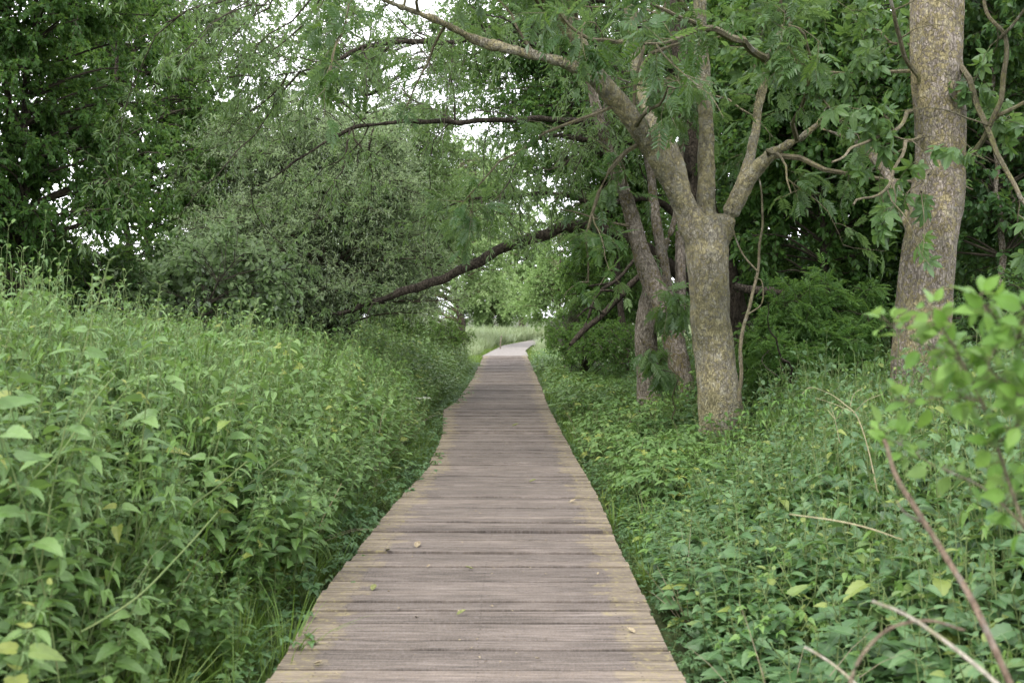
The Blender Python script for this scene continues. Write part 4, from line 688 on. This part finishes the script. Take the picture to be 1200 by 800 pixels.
# --- dry stems in the right foreground
stick('dead_stem', 'reddish-brown bare stem leaning from the bottom right shrub towards its left', 'dead stem', [(1210, 860, 1.9, .006), (1146, 716, 2.0, .0062), (1110, 655, 2.05, .006), (1075, 600, 2.1, .0055), (1050, 560, 2.15, .005), (1036, 515, 2.2, .004)], 'tan', [[(1080, 612, 2.1, .003), (1060, 600, 2.08, .002), (1050, 585, 2.08, .0012)]], 'dead stems in the right foreground', .004)
stick('dead_stem', 'longest whitish straight stalk crossing the bottom right corner', 'dead stem', [(1240, 870, 1.85, .0045), (1172, 804, 1.9, .0042), (1120, 760, 1.95, .004), (1065, 722, 2.0, .0035), (1022, 704, 2.05, .003)], 'pale', (), 'dead stems in the right foreground', .003)
stick('dead_stem', 'short whitish stalk low down between the long one and the decking', 'dead stem', [(1030, 830, 2.3, .0035), (1003, 802, 2.3, .0033), (975, 778, 2.32, .003), (943, 758, 2.35, .0025)], 'pale', (), 'dead stems in the right foreground', .003)
stick('dead_stem', 'kinked brown twig arching beside the long whitish stalk', 'dead stem', [(990, 830, 2.0, .004), (1004, 778, 2.0, .0037), (1040, 738, 2.0, .0034), (1088, 727, 2.02, .003), (1130, 738, 2.05, .0022)], 'tan', (), 'dead stems in the right foreground', .004)
stick('dead_stem', 'straw-coloured thin stalk lying across the leaves above the kinked twig', 'dead stem', [(925, 602, 3.5, .0016), (980, 610, 3.45, .0022), (1020, 619, 3.4, .0022), (1058, 632, 3.4, .0016)], 'straw', (), 'dead stems in the right foreground', .006)
stick('dry_umbel', 'dry branched seed head standing in front of the thick grey trunk', 'seed head', [(1030, 580, 5.2, 0.00330), (1018, 530, 5.2, 0.00302), (1005, 490, 5.2, 0.00275), (990, 475, 5.2, 0.00248), (972, 462, 5.2, 0.00165), (950, 455, 5.1, 0.00110), (940, 462, 5.1, 0.00083)], 'straw',
      [[(998, 482, 5.2, 0.00165), (975, 472, 5.3, 0.00110), (955, 466, 5.3, 0.00083)], [(1000, 484, 5.2, 0.00165), (1015, 470, 5.1, 0.00110), (1035, 462, 5.1, 0.00083)], [(995, 478, 5.2, 0.00165), (1000, 462, 5.2, 0.00110), (1010, 455, 5.2, 0.00083)], [(990, 475, 5.2, 0.00165), (980, 490, 5.3, 0.00110), (970, 480, 5.4, 0.00083)], [(985, 520, 5.3, 0.00165), (978, 490, 5.3, 0.00138), (972, 472, 5.3, 0.00083)]], amp=.01)
# arching dry stems on the left
for i, (pts, lab) in enumerate([([(40, 560, 3.6, .003), (75, 525, 3.7, .003), (110, 470, 3.8, .0025), (135, 440, 3.9, .002)], 'pale arching stalk among blurred nettles far left'),
      ([(200, 610, 4.6, .004), (235, 585, 4.6, .004), (255, 570, 4.6, .0035), (290, 540, 4.6, .003)], 'thick pale green stalk leaning right amid the left nettles'),
      ([(95, 740, 3.2, .003), (160, 700, 3.3, .003), (210, 650, 3.5, .0025), (255, 600, 3.7, .002)], 'long light stalk slanting up through the lower left nettles'),
      ([(372, 622, 6.2, .003), (380, 604, 6.2, .003), (391, 584, 6.2, .0025), (400, 566, 6.2, .002)], 'dry brown broken stalk near the left edge of the decking')]):
    stick('dead_stem', lab, 'dead stem', pts, 'stem' if i != 3 else 'straw', (), 'stalks among the left nettles', .003)
# --- bright shrub right foreground
b = at(1260, 800, 1.95); b[2] = GZ-.02
sh = thing('dogwood_shrub', b, 'out-of-focus shrub with bright yellow-green oval leaves at the right edge', 'shrub')
Ls = [limb([(1330, 1300, 1.9, .008), (1260, 760, 1.95, .007), (1200, 615, 1.98, .006), (1168, 520, 2.0, .0055), (1150, 470, 2.0, .005), (1128, 425, 2.02, .0045), (1108, 390, 2.05, .003), (1090, 362, 2.07, .002)]),
      limb([(1200, 615, 1.98, .004), (1150, 570, 2.1, .0035), (1095, 545, 2.2, .003), (1055, 520, 2.25, .002), (1020, 500, 2.3, .0015)]),
      limb([(1150, 470, 2.0, .004), (1120, 465, 2.1, .003), (1085, 468, 2.15, .0025), (1045, 470, 2.2, .0015)]),
      limb([(1128, 425, 2.02, .003), (1100, 410, 2.1, .0025), (1060, 395, 2.15, .002), (1035, 372, 2.2, .0015)]),
      limb([(1300, 1000, 1.85, .008), (1250, 600, 1.85, .007), (1215, 480, 1.88, .005), (1190, 410, 1.9, .004), (1165, 370, 1.9, .003), (1140, 345, 1.92, .002)]),
      limb([(1215, 480, 1.88, .003), (1180, 450, 1.95, .0025), (1160, 430, 1.95, .002), (1170, 400, 1.95, .0015)]),
      limb([(1190, 410, 1.9, .003), (1200, 380, 1.85, .002), (1215, 350, 1.85, .0015)]),
      limb([(1168, 520, 2.0, .003), (1190, 500, 1.95, .0025), (1210, 470, 1.9, .0015)])]
Ab = Acc(); Al = Acc()
for x in Ls: tubes(Ab, x[None, :, :3], x[None, :, 3]*.6, 0, 6)
for j, x in enumerate(Ls):
    m = x[:, 2] > .8 if j in (0, 4) else x[:, 2] > 0; P = x[m][:, :3]; n = int(len(P)*(2.4 if j in (0, 4) else 1.8)); k_ = RG.integers(0, len(P), n); v = norm(RG.normal(0, 1, (n, 3)))
    ax = norm(v+np.array([0, 0, .25])); pos = P[k_]+v*.012
    tubes(Ab, np.stack([P[k_], pos, pos+ax*.01], 1), np.full((n, 3), .001), 0, 3)
    Al.inst(LT['point'], pos+ax*.008, frames(ax, norm(RG.normal(0, 1, (n, 3)))+[0, -.3, 1.1]), RG.uniform(.030, .055, n), RG.uniform(0, 1, n))
Ab.build('branchwork', ['twig'], sh); Al.build('foliage', ['shrub'], sh, True)
# --- individually visible flowering nettles on the left skyline
spots = [(20, 300, 3.4, 'first'), (48, 312, 3.9, ''), (75, 330, 3.3, ''), (100, 322, 4.2, ''), (150, 335, 4.4, ''), (190, 345, 4.8, ''), (245, 352, 5.4, ''), (300, 360, 6., '')]
labs = ['tallest flowering nettle at the far left edge of the skyline', 'tall flowering nettle just right of the tallest one', 'blurred nearer nettle third from the left on the skyline', 'fourth flowering nettle from the left on the skyline', 'flowering nettle under the gap between the two dark alders', 'flowering nettle in front of the grey-green sallow', 'slender flowering nettle right of the sallow front', 'small flowering nettle at the right end of the skyline row']
for (px, py, d_, _), lab in zip(spots, labs):
    p = at(px, py, d_); hh = p[2]-GZ+.05; th = thing('nettle_plant', (p[0], p[1], GZ-.05), lab, 'nettle', 'tall flowering nettles on the left skyline')
    v, f, l, m = nettle_t(random.randint(0, 999), hh, 14, 'nettle', .085, True, .35); R = np.eye(3)
    for nm, mi, mat in (('stem', (1,), ['stem']), ('foliage', (0, 2), ['nettle', 'tassel'])):
        ff = f[np.isin(m, mi)]; mm = (m[np.isin(m, mi)] > 1).astype(int); u, inv = np.unique(ff, return_inverse=True); A = Acc(); ll = l[u].copy(); ll[:, 2] = np.clip(ll[:, 2]+.6, 0, 1); A.add(v[u]+np.array(th.location), inv.reshape(-1, 3), ll, mm)
        A.build(nm, mat, th)
# --- white umbel flower by the deck
p = at(496, 466, 13); um = thing('cow_parsley', (p[0], p[1], GZ), 'white flowering umbel beside the left kink of the boardwalk', 'wildflower')
A = Acc(); tubes(A, np.array([[(p[0], p[1], GZ), (p[0]+.02, p[1], .1), (p[0], p[1], p[2]-.05)]]), np.full((1, 3), .005), 0, 5)
c0 = np.array([p[0], p[1], p[2]-.05]); q = []
for i in range(14):
    a = i*2.4; rr = .09*math.sqrt(i/14); q.append(c0+np.array([rr*math.cos(a), rr*math.sin(a), .05]))
q = np.array(q); tubes(A, np.stack([c0[None].repeat(14, 0), (c0+q)/2+[0, 0, -.005], q], 1), np.full((14, 3), .0015), 0, 3); A.build('stem', ['stem'], um)
A = Acc(); pp = (q[:, None]+RG.normal(0, .013, (14, 9, 3))*[1, 1, .3]).reshape(-1, 3); A.inst(LT['round'], pp, frames(RG.normal(0, 1, (126, 3))*[1, 1, .2], np.array([[0, 0, 1.]]).repeat(126, 0)), np.full(126, .014), np.zeros(126)); A.build('flower_head', ['white'], um)
# --- old post at the meadow
p = at(586, 402, 46); po = thing('fence_post', (p[0], p[1], GZ-.1), 'leaning dark wooden post in the pale grass at the path bend', 'post')
A = Acc(); tubes(A, np.array([[(p[0], p[1], GZ-.1), (p[0]+.02, p[1], .25), (p[0]+.07, p[1], .58), (p[0]+.07, p[1], .59)]]), np.array([[.035, .035, .03, .001]]), 0, 7); A.build('shaft', ['b_back'], po)
# --- fallen leaves on the decking
fl = [(488, 644, .075, 0, 'curled pale fallen leaf, the largest on the decking'), (452, 647, .05, 1, 'green fallen sprig left of the largest curled leaf'), (555, 669, .05, 1, 'olive leaf lying flat in mid deck'), (535, 724, .055, 1, 'yellow-green leaf on the planks in the foreground'), (436, 695, .06, 1, 'dull green leaf near the left plank ends'), (500, 667, .03, 0, 'small pale leaf below the largest curled leaf'), (543, 638, .02, 0, 'tiny whitish flake on the mid deck'), (487, 726, .03, 0, 'small tan flake left of the yellow-green leaf'), (367, 782, .045, 0, 'straw-like sliver at the lower left plank ends'), (745, 746, .055, 0, 'pale tan leaf near the right plank ends'), (700, 676, .025, 0, 'small dark flake by the right edge of the deck'), (620, 566, .07, 1, 'dark green leaf on the middle stretch of deck'), (600, 500, .1, 1, 'leaf scrap far along the deck'), (668, 590, .06, 0, 'brown flake beside the right plank ends on the middle stretch'), (633, 776, .03, 0, 'pale flake at the bottom of the deck')]
for px, py, s_, g_, lab in fl:
    d_ = H*F/(py-370); p = at(px, py, d_); A = Acc(); v, f, l, m = leaf_t(.6, .35, -.35, 'oval'); a = RG.uniform(0, 6.3); R = np.array([[math.cos(a), math.sin(a), 0], [-math.sin(a), math.cos(a), 0], [0, 0, 1]])
    A.add((v*s_)@R+[p[0], p[1], .006], f, l, 0); o = A.build('fallen_leaf', ['greenfallen' if g_ else 'deadleaf']); tag(o, lab, 'fallen leaf', 'fallen leaves scattered on the decking')
A = Acc(); n = 900; dd = 2.5+RG.random(n)**1.3*30; x = ledge(dd)+(redge(dd)-ledge(dd))*np.where(RG.random(n) < .6, RG.beta(.6, .6, n), RG.random(n)); pos = np.stack([x, dd, np.full(n, .007)], 1)
A.inst(LT['diamond'], pos, frames(RG.normal(0, 1, (n, 3))*[1, 1, .1], np.array([[0, 0, 1.]]).repeat(n, 0)+RG.normal(0, .2, (n, 3))), RG.uniform(.006, .022, n), RG.random(n)); tag(A.build('leaf_litter', ['deadleaf']), 'tiny crumbs of leaf litter and seed on the planks', 'litter', kind='stuff')
print('TRIS', sum(len(o.data.polygons) for o in sc.objects if o.type == 'MESH'))
